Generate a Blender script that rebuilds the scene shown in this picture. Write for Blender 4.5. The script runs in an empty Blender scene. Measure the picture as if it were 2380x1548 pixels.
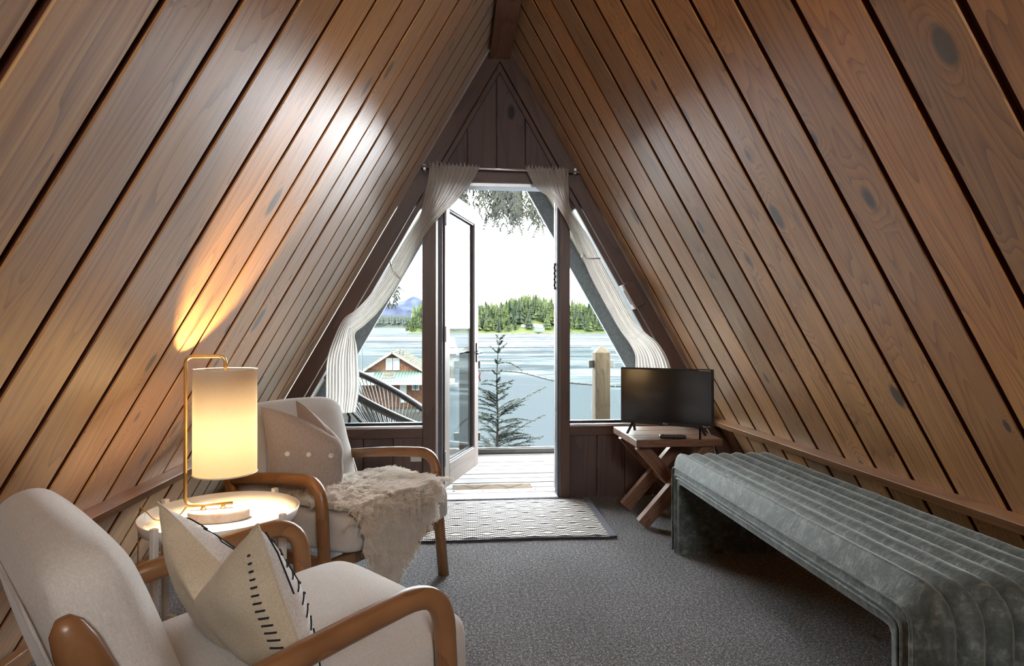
import bpy, bmesh, math, random
from mathutils import Vector, Matrix, noise as mnoise

# ------------------------------------------------------------------ scene, camera, light
S = bpy.context.scene
C = S.collection
PI = math.pi
random.seed(7)

cam_d = bpy.data.cameras.new('camera')
cam = bpy.data.objects.new('camera', cam_d)
C.objects.link(cam)
cam_d.sensor_width = 36.0
cam_d.lens = 1400.0 / 2380.0 * 36.0
cam_d.clip_start = 0.03
cam_d.clip_end = 20000
cam.location = (0, 0, 1.05)
cam.rotation_euler = (PI / 2 + 0.00214, 0, -0.09116)
S.camera = cam

S.view_settings.view_transform = 'Standard'
S.view_settings.look = 'None'
S.view_settings.gamma = 1.0
S.view_settings.use_curve_mapping = False
S.view_settings.exposure = 0.42
S.cycles.max_bounces = 8
S.cycles.diffuse_bounces = 4
S.cycles.glossy_bounces = 4
S.cycles.transmission_bounces = 8
S.cycles.transparent_max_bounces = 16
S.cycles.caustics_reflective = False
S.cycles.caustics_refractive = False
S.cycles.sample_clamp_indirect = 4.0

world = bpy.data.worlds.new('sky')
S.world = world
world.use_nodes = True
wn = world.node_tree
wn.nodes.clear()
w_out = wn.nodes.new('ShaderNodeOutputWorld')
w_bg = wn.nodes.new('ShaderNodeBackground')
w_bg.inputs['Strength'].default_value = 24.0
w_tc = wn.nodes.new('ShaderNodeTexCoord')
w_mp = wn.nodes.new('ShaderNodeMapping')
w_mp.inputs['Scale'].default_value = (1.2, 1.2, 3.0)
w_ns = wn.nodes.new('ShaderNodeTexNoise')
w_ns.inputs['Scale'].default_value = 2.2
w_ns.inputs['Detail'].default_value = 5
w_rp = wn.nodes.new('ShaderNodeValToRGB')
w_rp.color_ramp.elements[0].position = 0.35
w_rp.color_ramp.elements[0].color = (0.88, 0.94, 1.0, 1)
w_rp.color_ramp.elements[1].position = 0.62
w_rp.color_ramp.elements[1].color = (1.0, 1.0, 1.0, 1)
wn.links.new(w_tc.outputs['Generated'], w_mp.inputs['Vector'])
wn.links.new(w_mp.outputs['Vector'], w_ns.inputs['Vector'])
wn.links.new(w_ns.outputs['Fac'], w_rp.inputs['Fac'])
wn.links.new(w_rp.outputs['Color'], w_bg.inputs['Color'])
wn.links.new(w_bg.outputs['Background'], w_out.inputs['Surface'])


def light(name, kind, loc, rot, energy, color=(1, 1, 1), **kw):
    d = bpy.data.lights.new(name, kind)
    d.energy = energy
    d.color = color
    for k, v in kw.items():
        setattr(d, k, v)
    o = bpy.data.objects.new(name, d)
    o.location = loc
    o.rotation_euler = rot
    C.objects.link(o)
    return o


# high sun, behind the cabin and to its left
light('sun', 'SUN', (-20, -20, 40), (math.radians(44), 0, math.radians(-38)), 30.0, (1.0, 0.95, 0.86), angle=0.02)
# fill lamp added behind the camera to brighten the room, no known source
light('rear_fill_light', 'AREA', (0.60, -1.50, 1.95), (math.radians(78), 0, math.radians(22)), 20, (1.0, 0.95, 0.88),
      shape='RECTANGLE', size=0.62, size_y=0.62)

# ------------------------------------------------------------------ room constants
X0, ZA, K = 0.271, 2.968, 1.7483        # ridge position, ridge height, roof slope
YW = 3.83                               # gable wall, room side
YB = -1.6                               # wall behind the camera
YO = 4.90                               # outer end of the roof overhang


def roofx(z, s):
    return X0 + s * (ZA - z) / K


# ------------------------------------------------------------------ node helpers
class N:
    """tiny wrapper for building a material's nodes"""
    def __init__(self, name):
        self.m = bpy.data.materials.new(name)
        self.m.use_nodes = True
        self.t = self.m.node_tree
        self.t.nodes.clear()
        self.out = self.t.nodes.new('ShaderNodeOutputMaterial')

    def n(self, typ, **kw):
        nd = self.t.nodes.new(typ)
        for k, v in kw.items():
            if k.startswith('i_'):
                nd.inputs[k[2:].replace('_', ' ')].default_value = v
            else:
                setattr(nd, k, v)
        return nd

    def l(self, a, b):
        self.t.links.new(a, b)

    def math(self, op, a, b=None, c=None, clamp=False):
        nd = self.t.nodes.new('ShaderNodeMath')
        nd.operation = op
        nd.use_clamp = clamp
        for i, v in enumerate((a, b, c)):
            if v is None:
                continue
            if hasattr(v, 'is_output'):
                self.l(v, nd.inputs[i])
            else:
                nd.inputs[i].default_value = v
        return nd.outputs[0]

    def coord(self, kind='Object'):
        return self.n('ShaderNodeTexCoord').outputs[kind]

    def mapping(self, vec, scale=(1, 1, 1), loc=(0, 0, 0), rot=(0, 0, 0)):
        nd = self.n('ShaderNodeMapping')
        nd.inputs['Scale'].default_value = scale
        nd.inputs['Location'].default_value = loc
        nd.inputs['Rotation'].default_value = rot
        self.l(vec, nd.inputs['Vector'])
        return nd.outputs['Vector']

    def noise(self, vec, scale=5.0, detail=3.0, rough=0.5, dist=0.0):
        nd = self.n('ShaderNodeTexNoise')
        nd.inputs['Scale'].default_value = scale
        nd.inputs['Detail'].default_value = detail
        nd.inputs['Roughness'].default_value = rough
        nd.inputs['Distortion'].default_value = dist
        if vec is not None:
            self.l(vec, nd.inputs['Vector'])
        return nd.outputs['Fac']

    def ramp(self, fac, stops, interp='LINEAR'):
        nd = self.n('ShaderNodeValToRGB')
        nd.color_ramp.interpolation = interp
        els = nd.color_ramp.elements
        while len(els) > 1:
            els.remove(els[-1])
        for i, (p, c) in enumerate(stops):
            if isinstance(c, (int, float)):
                c = (c, c, c)
            e = els[0] if i == 0 else els.new(p)
            e.position = p
            e.color = (c[0], c[1], c[2], 1)
        self.l(fac, nd.inputs['Fac'])
        return nd.outputs['Color']

    def mix(self, fac, a, b, blend='MIX'):
        nd = self.n('ShaderNodeMix')
        nd.data_type = 'RGBA'
        nd.blend_type = blend
        for sock, v in ((nd.inputs[0], fac), (nd.inputs[6], a), (nd.inputs[7], b)):
            if hasattr(v, 'is_output'):
                self.l(v, sock)
            elif isinstance(v, (int, float)):
                sock.default_value = v
            else:
                sock.default_value = (v[0], v[1], v[2], 1)
        return nd.outputs[2]

    def bump(self, h, strength=0.3, dist=0.002):
        nd = self.n('ShaderNodeBump')
        nd.inputs['Strength'].default_value = strength
        nd.inputs['Distance'].default_value = dist
        self.l(h, nd.inputs['Height'])
        return nd.outputs['Normal']

    def bsdf(self, color, rough=0.5, spec=0.5, normal=None, metal=0.0, **kw):
        b = self.n('ShaderNodeBsdfPrincipled')
        for key, v in (('Base Color', color), ('Roughness', rough), ('Specular IOR Level', spec), ('Metallic', metal)):
            if hasattr(v, 'is_output'):
                self.l(v, b.inputs[key])
            elif isinstance(v, (int, float)):
                b.inputs[key].default_value = v
            else:
                b.inputs[key].default_value = (v[0], v[1], v[2], 1)
        for k, v in kw.items():
            key = k.replace('_', ' ')
            if hasattr(v, 'is_output'):
                self.l(v, b.inputs[key])
            else:
                b.inputs[key].default_value = v
        if normal is not None:
            self.l(normal, b.inputs['Normal'])
        self.l(b.outputs[0], self.out.inputs['Surface'])
        return b


def simple(name, col, rough=0.5, spec=0.5, metal=0.0, var=0.12, scale=20.0, bump=0.0, **kw):
    """plain surface with a little procedural unevenness"""
    k = N(name)
    v = k.noise(k.coord(), scale, 4)
    lo = tuple(c * (1 - var) for c in col)
    hi = tuple(min(1, c * (1 + var)) for c in col)
    c = k.ramp(v, [(0.3, lo), (0.7, hi)])
    nrm = k.bump(v, bump, 0.003) if bump else None
    k.bsdf(c, rough, spec, nrm, metal, **kw)
    return k.m


def wood(name, light_c, dark_c, rough=0.42, spec=0.5, rings=20.0, knots=0.0, tone=0.35, stretch=(0.30, 3.2, 2.0), bump=0.15, coat=0.0, hue=None, fibre=(3.0, 130.0, 130.0), sheen=0.0):
    """sawn board: grain runs along the object's local x; every object gets its own offset and tone"""
    k = N(name)
    oi = k.n('ShaderNodeObjectInfo')
    co = k.coord()
    off = k.n('ShaderNodeVectorMath', operation='MULTIPLY_ADD')
    cmb = k.n('ShaderNodeCombineXYZ')
    for s in ('X', 'Y', 'Z'):
        k.l(oi.outputs['Random'], cmb.inputs[s])
    k.l(cmb.outputs[0], off.inputs[0])
    off.inputs[1].default_value = (37.0, 11.0, 5.0)
    k.l(co, off.inputs[2])
    v = off.outputs[0]
    field = k.noise(k.mapping(v, stretch), 1.6, 2, 0.45)
    knot_mask = None
    if knots > 0:
        vo = k.n('ShaderNodeTexVoronoi')
        vo.feature = 'F1'
        vo.inputs['Scale'].default_value = 1.0
        vo.inputs['Randomness'].default_value = 0.8
        k.l(k.mapping(v, (4.0, 8.5, 8.5)), vo.inputs['Vector'])
        sep = k.n('ShaderNodeSeparateColor')
        k.l(vo.outputs['Color'], sep.inputs[0])
        pick = k.math('LESS_THAN', sep.outputs[0], knots)
        size = k.math('MULTIPLY_ADD', sep.outputs[1], 0.17, 0.04)
        d = vo.outputs['Distance']
        edge = k.math('DIVIDE', d, size)
        core = k.math('SUBTRACT', 1.35, edge, clamp=True)
        core = k.math('MULTIPLY', core, 2.2, clamp=True)
        knot_mask = k.math('MULTIPLY', core, pick)
        halo = k.math('MULTIPLY', k.math('SUBTRACT', 1.0, k.math('MULTIPLY', edge, 0.30), clamp=True), pick)
        field = k.math('ADD', field, k.math('MULTIPLY', halo, 0.20))
    r = k.math('FRACT', k.math('MULTIPLY', field, rings))
    ring = k.math('POWER', r, 2.6)
    fib = k.noise(k.mapping(v, fibre), 1.0, 3, 0.6)
    blot = k.noise(k.mapping(v, (1.2, 5.0, 5.0)), 1.0, 3, 0.6)
    fac = k.math('ADD', k.math('MULTIPLY', ring, 0.60), k.math('MULTIPLY_ADD', fib, 1.0, -0.26))
    fac = k.math('ADD', fac, k.math('MULTIPLY_ADD', blot, 0.7, -0.38), clamp=True)
    col = k.mix(fac, light_c, dark_c)
    if hue:
        rnd2 = k.math('FRACT', k.math('MULTIPLY', oi.outputs['Random'], 17.31))
        col = k.mix(k.math('MULTIPLY', rnd2, 0.6), col, k.mix(fac, hue, tuple(c * 0.55 for c in hue)))
    t = k.math('MULTIPLY_ADD', oi.outputs['Random'], tone, 1 - tone * 0.5)
    g = k.n('ShaderNodeCombineColor')
    for s in (0, 1, 2):
        k.l(t, g.inputs[s])
    col = k.mix(1.0, col, g.outputs[0], 'MULTIPLY')
    if knot_mask is not None:
        col = k.mix(knot_mask, col, tuple(c * 0.22 for c in dark_c))
    h = k.math('ADD', k.math('MULTIPLY', ring, 0.6), k.math('MULTIPLY', fib, 0.6))
    nrm = k.bump(h, bump, 0.0015)
    rr = k.math('MULTIPLY_ADD', fib, 0.16, rough - 0.08)
    kw = {}
    if coat:
        kw = dict(Coat_Weight=coat, Coat_Roughness=0.38)
    if sheen:
        kw.update(Sheen_Weight=sheen, Sheen_Roughness=0.33)
    k.bsdf(col, rr, spec, nrm, **kw)
    return k.m


def fabric(name, col, col2, scale=420.0, rough=0.9, bump=0.25, sheen=0.25, slub=0.4):
    k = N(name)
    co = k.coord()
    a = k.noise(k.mapping(co, (1, 1, 0.25)), scale, 2)
    b = k.noise(k.mapping(co, (0.25, 1, 1)), scale, 2)
    weave = k.math('MULTIPLY_ADD', k.math('ADD', a, b), 0.5, 0)
    big = k.noise(co, 14, 3)
    f = k.math('ADD', k.math('MULTIPLY_ADD', weave, 2.2, -0.6), k.math('MULTIPLY_ADD', big, slub, -slub / 2), clamp=True)
    c = k.mix(f, col, col2)
    k.bsdf(c, rough, 0.2, k.bump(weave, bump, 0.002), Sheen_Weight=sheen, Sheen_Roughness=0.5)
    return k.m


def glass(name, tint=(0.96, 0.985, 0.98), refl=0.06):
    """thin pane: mostly see-through with a weak mirror reflection"""
    k = N(name)
    tr = k.n('ShaderNodeBsdfTransparent')
    tr.inputs[0].default_value = (*tint, 1)
    gl = k.n('ShaderNodeBsdfGlossy')
    gl.inputs['Roughness'].default_value = 0.02
    lw = k.n('ShaderNodeLayerWeight')
    lw.inputs['Blend'].default_value = 0.12
    dust = k.noise(k.coord(), 6, 4)
    f = k.math('MULTIPLY_ADD', lw.outputs['Fresnel'], 0.55, refl * 0.3)
    f = k.math('ADD', f, k.math('MULTIPLY', dust, 0.01))
    mx = k.n('ShaderNodeMixShader')
    k.l(f, mx.inputs[0])
    k.l(tr.outputs[0], mx.inputs[1])
    k.l(gl.outputs[0], mx.inputs[2])
    k.l(mx.outputs[0], k.out.inputs['Surface'])
    return k.m


# ------------------------------------------------------------------ materials
M = {}
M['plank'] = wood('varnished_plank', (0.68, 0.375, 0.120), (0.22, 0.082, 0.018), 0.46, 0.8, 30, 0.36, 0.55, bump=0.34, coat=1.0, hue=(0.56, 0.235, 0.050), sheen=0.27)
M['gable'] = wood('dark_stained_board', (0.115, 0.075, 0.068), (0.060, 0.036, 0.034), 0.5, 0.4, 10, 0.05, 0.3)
M['trim_dark'] = wood('dark_trim_wood', (0.110, 0.058, 0.042), (0.055, 0.027, 0.02), 0.42, 0.5, 9, 0, 0.2)
M['rail'] = wood('rail_wood', (0.33, 0.17, 0.08), (0.19, 0.088, 0.04), 0.4, 0.5, 12, 0.05, 0.1)
M['beam'] = wood('beam_wood', (0.20, 0.095, 0.055), (0.11, 0.048, 0.028), 0.45, 0.4, 14, 0, 0.1)
M['groove'] = simple('dark_reddish_groove_wood', (0.085, 0.026, 0.012), 0.7, 0.2)  # dark reddish stain of the backing and plank sides
M['chair_wood'] = wood('oiled_chair_wood', (0.2805, 0.1403, 0.0595), (0.17, 0.0765, 0.0306), 0.33, 0.5, 9, 0, 0.1, stretch=(7, 1.3, 1.6), bump=0.05, fibre=(150, 5, 8))
M['table_wood'] = wood('rustic_table_wood', (0.24, 0.125, 0.075), (0.095, 0.045, 0.028), 0.42, 0.5, 18, 0.08, 0.25, stretch=(0.8, 6, 6), bump=0.3)
M['deck'] = wood('weathered_deck_wood', (0.09821, 0.09331, 0.08841), (0.0491, 0.04419, 0.04092), 0.75, 0.25, 14, 0.05, 0.25, bump=0.4)
M['post'] = wood('weathered_post_wood', (0.04719, 0.03449, 0.01742), (0.01634, 0.01053, 0.005082), 0.8, 0.2, 16, 0.05, 0.1, stretch=(0.5, 6, 6), bump=0.5)
M['door_wood'] = wood('painted_door_wood', (0.18, 0.14, 0.125), (0.125, 0.09, 0.0775), 0.45, 0.45, 10, 0, 0.1, bump=0.2)
M['jamb'] = simple('blue_grey_jamb_paint', (0.075, 0.080, 0.105), 0.45, 0.5)
M['rafter_paint'] = simple('blue_grey_rafter_paint', (0.2574, 0.297, 0.3564), 0.6, 0.35, var=0.2, scale=60)
M['soffit'] = simple('cream_soffit_paint', (0.2574, 0.2445, 0.1995), 0.7, 0.2)
M['cream'] = simple('cream_paint', (0.3089, 0.2895, 0.2445), 0.55, 0.3)
M['alu'] = simple('bright_aluminium', (0.78, 0.78, 0.80), 0.35, 0.5, 0.85, 0.05)
M['white_metal'] = simple('white_enamel', (0.78, 0.77, 0.74), 0.35, 0.5, 0, 0.03)
M['white_plastic'] = simple('white_plastic', (0.72, 0.72, 0.70), 0.4, 0.4, 0, 0.03)
M['brown_plastic'] = simple('brown_plastic', (0.11, 0.065, 0.05), 0.45, 0.4, 0, 0.05)
M['black_metal'] = simple('black_metal', (0.015, 0.015, 0.017), 0.4, 0.5, 0.3, 0.1)
M['black_plastic'] = simple('black_plastic', (0.012, 0.012, 0.014), 0.38, 0.5, 0, 0.1)
M['brass'] = simple('brushed_brass', (0.80, 0.55, 0.22), 0.28, 0.5, 1.0, 0.06)
M['glass'] = glass('window_glass')
M['rail_glass'] = glass('railing_glass', (0.92, 0.965, 0.955), 0.02)
M['clamp'] = simple('dull_railing_clamp', (0.05, 0.048, 0.042), 0.6, 0.3, 0.0, 0.1)
M['edge_glass'] = simple('polished_glass_edge', (0.02, 0.035, 0.037), 0.2, 0.5)
M['chair_fabric'] = fabric('light_grey_upholstery', (0.46, 0.445, 0.42), (0.63, 0.615, 0.59), 380)
M['back_seam'] = fabric('light_grey_piping', (0.36, 0.34, 0.32), (0.46, 0.44, 0.42), 380)
M['pillow_grey'] = fabric('grey_linen', (0.27, 0.235, 0.22), (0.42, 0.38, 0.36), 300, slub=0.2)
M['cloth_dark'] = simple('dark_thread', (0.02, 0.022, 0.03), 0.9, 0.1)


def make_velvet():
    k = N('crushed_green_grey_velvet')
    co = k.coord()
    a = k.noise(k.mapping(co, (34, 60, 40)), 1.0, 4, 0.7, 0.8)
    b = k.noise(co, 22, 4, 0.6)
    f = k.math('MULTIPLY_ADD', k.math('ADD', a, b), 1.5, -1.0, clamp=True)
    c = k.ramp(f, [(0.0, (0.030, 0.040, 0.037)), (0.55, (0.078, 0.094, 0.088)), (1.0, (0.20, 0.225, 0.222))])
    k.bsdf(c, 0.62, 0.35, k.bump(a, 0.5, 0.004), Sheen_Weight=0.9, Sheen_Roughness=0.32, Sheen_Tint=(0.75, 0.82, 0.82, 1))
    return k.m


M['velvet'] = make_velvet()


def make_carpet():
    k = N('speckled_charcoal_carpet')
    co = k.coord()
    a = k.noise(k.mapping(co, (1, 1.6, 1)), 170, 3, 0.75)
    b = k.noise(co, 80, 3, 0.6)
    d = k.noise(co, 3, 3)
    f = k.math('ADD', k.math('MULTIPLY_ADD', a, 5.0, -2.25), k.math('MULTIPLY_ADD', b, 1.6, -0.8))
    f = k.math('ADD', f, k.math('MULTIPLY_ADD', d, 0.3, -0.15), clamp=True)
    c = k.ramp(f, [(0.0, (0.045, 0.045, 0.050)), (0.5, (0.19, 0.19, 0.20)), (1.0, (0.66, 0.66, 0.68))])
    k.bsdf(c, 0.95, 0.1, k.bump(k.math('ADD', a, b), 0.9, 0.006), Sheen_Weight=0.2)
    return k.m


M['carpet'] = make_carpet()


def make_rug():
    k = N('woven_black_and_cream_rug')
    co = k.coord()
    # diamond warp pattern: the weft lines swell and pinch along the length
    sep = k.n('ShaderNodeSeparateXYZ')
    k.l(co, sep.inputs[0])
    x, y = sep.outputs[0], sep.outputs[1]
    sx = k.math('SINE', k.math('MULTIPLY', x, 39.0))
    sy = k.math('SINE', k.math('MULTIPLY', y, 45.0))
    ph = k.math('MULTIPLY', k.math('MULTIPLY', sx, sy), 3.4)
    jit = k.math('MULTIPLY_ADD', k.noise(co, 30, 2), 2.2, -1.1)
    w = k.math('SINE', k.math('ADD', k.math('MULTIPLY_ADD', y, 240.0, 0.0), k.math('ADD', ph, jit)))
    bead = k.math('SINE', k.math('MULTIPLY', x, 620.0))
    h = k.math('ADD', k.math('MULTIPLY', w, 0.5), k.math('MULTIPLY', bead, 0.16))
    f = k.math('MULTIPLY_ADD', h, 1.7, 0.60, clamp=True)
    c = k.mix(f, (0.022, 0.022, 0.030), (0.68, 0.65, 0.60))
    k.bsdf(c, 0.9, 0.1, k.bump(h, 0.8, 0.004))
    return k.m


M['rug'] = make_rug()
M['rug_edge'] = fabric('navy_rug_binding', (0.030, 0.032, 0.055), (0.06, 0.062, 0.09), 300)


def make_coir():
    k = N('coir_mat')
    co = k.coord()
    a = k.noise(co, 160, 3, 0.7)
    sep = k.n('ShaderNodeSeparateXYZ')
    k.l(co, sep.inputs[0])
    u = k.math('ADD', k.math('MULTIPLY', sep.outputs[0], 4.2), k.math('MULTIPLY', sep.outputs[1], 4.2))
    v = k.math('SUBTRACT', k.math('MULTIPLY', sep.outputs[0], 4.2), k.math('MULTIPLY', sep.outputs[1], 4.2))
    lu = k.math('LESS_THAN', k.math('ABSOLUTE', k.math('SUBTRACT', k.math('FRACT', u), 0.5)), 0.06)
    lv = k.math('LESS_THAN', k.math('ABSOLUTE', k.math('SUBTRACT', k.math('FRACT', v), 0.5)), 0.06)
    line = k.math('MAXIMUM', lu, lv)
    c = k.ramp(a, [(0.3, (0.066, 0.0429, 0.0231)), (0.7, (0.132, 0.099, 0.066))])
    c = k.mix(k.math('MULTIPLY', line, 0.6), c, (0.0231, 0.0132, 0.00726))
    k.bsdf(c, 0.95, 0.1, k.bump(a, 0.8, 0.006))
    return k.m


M['coir'] = make_coir()


def make_marble():
    k = N('blush_marble')
    co = k.coord()
    a = k.noise(co, 14, 5, 0.6, 1.2)
    c = k.ramp(a, [(0.35, (0.72, 0.58, 0.52)), (0.5, (0.82, 0.74, 0.70)), (0.7, (0.86, 0.80, 0.76))])
    k.bsdf(c, 0.3, 0.5)
    return k.m


M['marble'] = make_marble()


def make_sheer(name, col, thin=0.12):
    k = N(name)
    co = k.coord()
    a = k.noise(k.mapping(co, (1, 1, 0.2)), 500, 2)
    c = k.ramp(a, [(0.35, tuple(v * 0.86 for v in col)), (0.65, col)])
    di = k.n('ShaderNodeBsdfDiffuse')
    tl = k.n('ShaderNodeBsdfTranslucent')
    tp = k.n('ShaderNodeBsdfTransparent')
    k.l(c, di.inputs[0])
    k.l(c, tl.inputs[0])
    m1 = k.n('ShaderNodeMixShader')
    m1.inputs[0].default_value = 0.45
    k.l(di.outputs[0], m1.inputs[1])
    k.l(tl.outputs[0], m1.inputs[2])
    m2 = k.n('ShaderNodeMixShader')
    m2.inputs[0].default_value = thin
    k.l(m1.outputs[0], m2.inputs[1])
    k.l(tp.outputs[0], m2.inputs[2])
    k.l(m2.outputs[0], k.out.inputs['Surface'])
    return k.m


M['sheer'] = make_sheer('sheer_cream_voile', (0.86, 0.82, 0.77))


def make_shade():
    k = N('linen_lamp_shade')
    co = k.coord()
    a = k.noise(k.mapping(co, (1, 1, 6)), 160, 2)
    c = k.ramp(a, [(0.3, (0.90, 0.84, 0.74)), (0.7, (0.96, 0.92, 0.85))])
    di = k.n('ShaderNodeBsdfDiffuse')
    tl = k.n('ShaderNodeBsdfTranslucent')
    k.l(c, di.inputs[0])
    k.l(c, tl.inputs[0])
    m1 = k.n('ShaderNodeMixShader')
    m1.inputs[0].default_value = 0.80
    k.l(di.outputs[0], m1.inputs[1])
    k.l(tl.outputs[0], m1.inputs[2])
    k.l(m1.outputs[0], k.out.inputs['Surface'])
    return k.m


M['shade'] = make_shade()


def make_wool():
    k = N('cream_sheep_wool')
    c = k.ramp(k.noise(k.coord(), 30, 3), [(0.3, (0.84, 0.79, 0.70)), (0.7, (0.95, 0.93, 0.89))])
    di = k.n('ShaderNodeBsdfDiffuse')
    tl = k.n('ShaderNodeBsdfTranslucent')
    k.l(c, di.inputs[0])
    k.l(c, tl.inputs[0])
    m1 = k.n('ShaderNodeMixShader')
    m1.inputs[0].default_value = 0.45
    k.l(di.outputs[0], m1.inputs[1])
    k.l(tl.outputs[0], m1.inputs[2])
    k.l(m1.outputs[0], k.out.inputs['Surface'])
    return k.m


M['wool'] = make_wool()


def make_pillow_front():
    k = N('cream_cotton_pillow_cover')
    co = k.coord()
    a = k.noise(co, 260, 2)
    big = k.noise(co, 10, 3)
    f = k.math('ADD', k.math('MULTIPLY', a, 0.5), k.math('MULTIPLY', big, 0.5))
    c = k.ramp(f, [(0.35, (0.50, 0.43, 0.31)), (0.65, (0.66, 0.59, 0.46))])
    k.bsdf(c, 0.9, 0.15, k.bump(f, 0.3, 0.004), Sheen_Weight=0.2)
    return k.m


def make_mudcloth():
    k = N('white_mudcloth_pillow_front')
    co = k.coord()
    a = k.noise(co, 240, 2)
    c = k.ramp(a, [(0.3, (0.62, 0.61, 0.59)), (0.7, (0.80, 0.79, 0.77))])
    k.bsdf(c, 0.95, 0.1, k.bump(a, 0.5, 0.004), Sheen_Weight=0.4)
    return k.m


M['pillow_cream'] = make_pillow_front()
M['mudcloth'] = make_mudcloth()


def make_screen():
    k = N('glossy_dark_screen')
    k.bsdf((0.006, 0.007, 0.010), 0.16, 0.6, Coat_Weight=0.5, Coat_Roughness=0.08)
    return k.m


M['screen'] = make_screen()


def make_water():
    k = N('tidal_channel_water')
    co = k.coord()
    sep = k.n('ShaderNodeSeparateXYZ')
    k.l(co, sep.inputs[0])
    # calm inside the log boom, ripped by the current beyond it
    edge = k.math('ADD', sep.outputs[1], k.math('MULTIPLY', k.math('SUBTRACT', sep.outputs[0], 6.0), 2.0))
    rough_zone = k.math('MULTIPLY_ADD', edge, 1 / 14.0, -88 / 14.0, clamp=True)
    far = k.noise(k.mapping(co, (0.012, 0.055, 1)), 1.0, 5, 0.6, 0.5)
    mid = k.noise(k.mapping(co, (0.10, 0.42, 1)), 1.0, 5, 0.65, 0.7)
    near = k.noise(k.mapping(co, (0.9, 2.6, 1)), 1.0, 4, 0.6)
    streak = k.math('ADD', k.math('MULTIPLY', far, 0.6), k.math('MULTIPLY', mid, 0.55))
    s = k.math('MULTIPLY_ADD', streak, 6.0, -3.1, clamp=True)
    foam = k.math('MULTIPLY', s, rough_zone)
    base = k.mix(rough_zone, (0.0088, 0.0112, 0.0135), (0.0050, 0.0072, 0.0090))
    c = k.mix(foam, base, (0.03927, 0.04435, 0.04851))
    hgt = k.math('ADD', k.math('MULTIPLY', near, 0.35), k.math('MULTIPLY', k.math('MULTIPLY', mid, 2.0), rough_zone))
    nrm = k.bump(hgt, 0.55, 0.35)
    di = k.n('ShaderNodeBsdfDiffuse')
    k.l(c, di.inputs[0])
    gl = k.n('ShaderNodeBsdfGlossy')
    gl.inputs['Roughness'].default_value = 0.25
    k.l(nrm, gl.inputs['Normal'])
    lw = k.n('ShaderNodeLayerWeight')
    lw.inputs['Blend'].default_value = 0.25
    k.l(nrm, lw.inputs['Normal'])
    mx = k.n('ShaderNodeMixShader')
    k.l(k.math('MULTIPLY_ADD', lw.outputs['Facing'], 0.018, 0.003), mx.inputs[0])
    k.l(di.outputs[0], mx.inputs[1])
    k.l(gl.outputs[0], mx.inputs[2])
    k.l(mx.outputs[0], k.out.inputs['Surface'])
    return k.m


M['water'] = make_water()


def foliage(name, a, b, scale=3.0, rough=0.7):
    k = N(name)
    oi = k.n('ShaderNodeObjectInfo')
    v = k.noise(k.coord(), scale, 4, 0.65)
    f = k.math('ADD', k.math('MULTIPLY_ADD', v, 1.6, -0.55), k.math('MULTIPLY_ADD', oi.outputs['Random'], 0.7, -0.3), clamp=True)
    c = k.mix(f, a, b)
    k.bsdf(c, rough, 0.15)
    return k.m


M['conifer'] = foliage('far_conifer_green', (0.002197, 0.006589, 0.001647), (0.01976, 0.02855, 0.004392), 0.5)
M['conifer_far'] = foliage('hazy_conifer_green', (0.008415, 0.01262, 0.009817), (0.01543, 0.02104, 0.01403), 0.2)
M['hemlock'] = foliage('hemlock_needles', (0.00132, 0.0033, 0.00198), (0.00594, 0.0099, 0.00462), 8)
M['cedar'] = foliage('cedar_sprays', (0.000924, 0.001848, 0.000693), (0.006468, 0.00924, 0.001386), 5)
M['bark'] = simple('dark_bark', (0.006, 0.005, 0.004), 0.9, 0.1, var=0.4, scale=40)
M['meadow'] = simple('island_meadow', (0.02145, 0.03003, 0.005577), 0.9, 0.1, var=0.4, scale=0.2)
M['rock'] = simple('shore_rock', (0.0231, 0.01914, 0.01485), 0.9, 0.1, var=0.45, scale=0.5)
M['mount1'] = simple('haze_tinted_mountain', (0.0132, 0.01584, 0.02508), 1.0, 0.0, var=0.35, scale=0.012)  # blue of the distance haze is mixed into the base colour
M['mount2'] = simple('paler_haze_mountain', (0.01716, 0.02112, 0.033), 1.0, 0.0, var=0.35, scale=0.012)  # farther ridge, with more haze put into its colour
M['shingle'] = simple('red_cedar_shingle', (0.0297, 0.01188, 0.005544), 0.85, 0.15, var=0.5, scale=6)
M['roof_shake'] = simple('mossy_roof_shake', (0.02475, 0.01914, 0.0099), 0.9, 0.1, var=0.5, scale=5)
M['green_metal'] = simple('green_metal_roof', (0.0165, 0.02805, 0.0231), 0.6, 0.4, 0.0, 0.15, 3)
M['house_trim'] = simple('pale_house_trim', (0.0561, 0.05115, 0.0429), 0.7, 0.2)
M['white_paint'] = simple('white_house_paint', (0.103, 0.1051, 0.103), 0.6, 0.3, var=0.06)
M['dark_pane'] = simple('dark_house_pane', (0.03, 0.04, 0.045), 0.1, 0.5)
M['pale_pane'] = simple('pale_house_pane', (0.0594, 0.06435, 0.0627), 0.4, 0.3)
M['blue_tarp'] = simple('turquoise_tarp', (0.0099, 0.0429, 0.0495), 0.6, 0.3)
M['log'] = simple('wet_log', (0.00495, 0.004125, 0.002475), 0.7, 0.2, var=0.4, scale=4)
M['red_rope'] = simple('red_marker', (0.5, 0.06, 0.06), 0.6, 0.3)


# ------------------------------------------------------------------ object helpers
def link(o, parent=None):
    C.objects.link(o)
    if parent is not None:
        o.parent = parent
    return o


def tag(o, label=None, cat=None, group=None, kind=None):
    if label:
        o['label'] = label
    if cat:
        o['category'] = cat
    if group:
        o['group'] = group
    if kind:
        o['kind'] = kind
    return o


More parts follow.
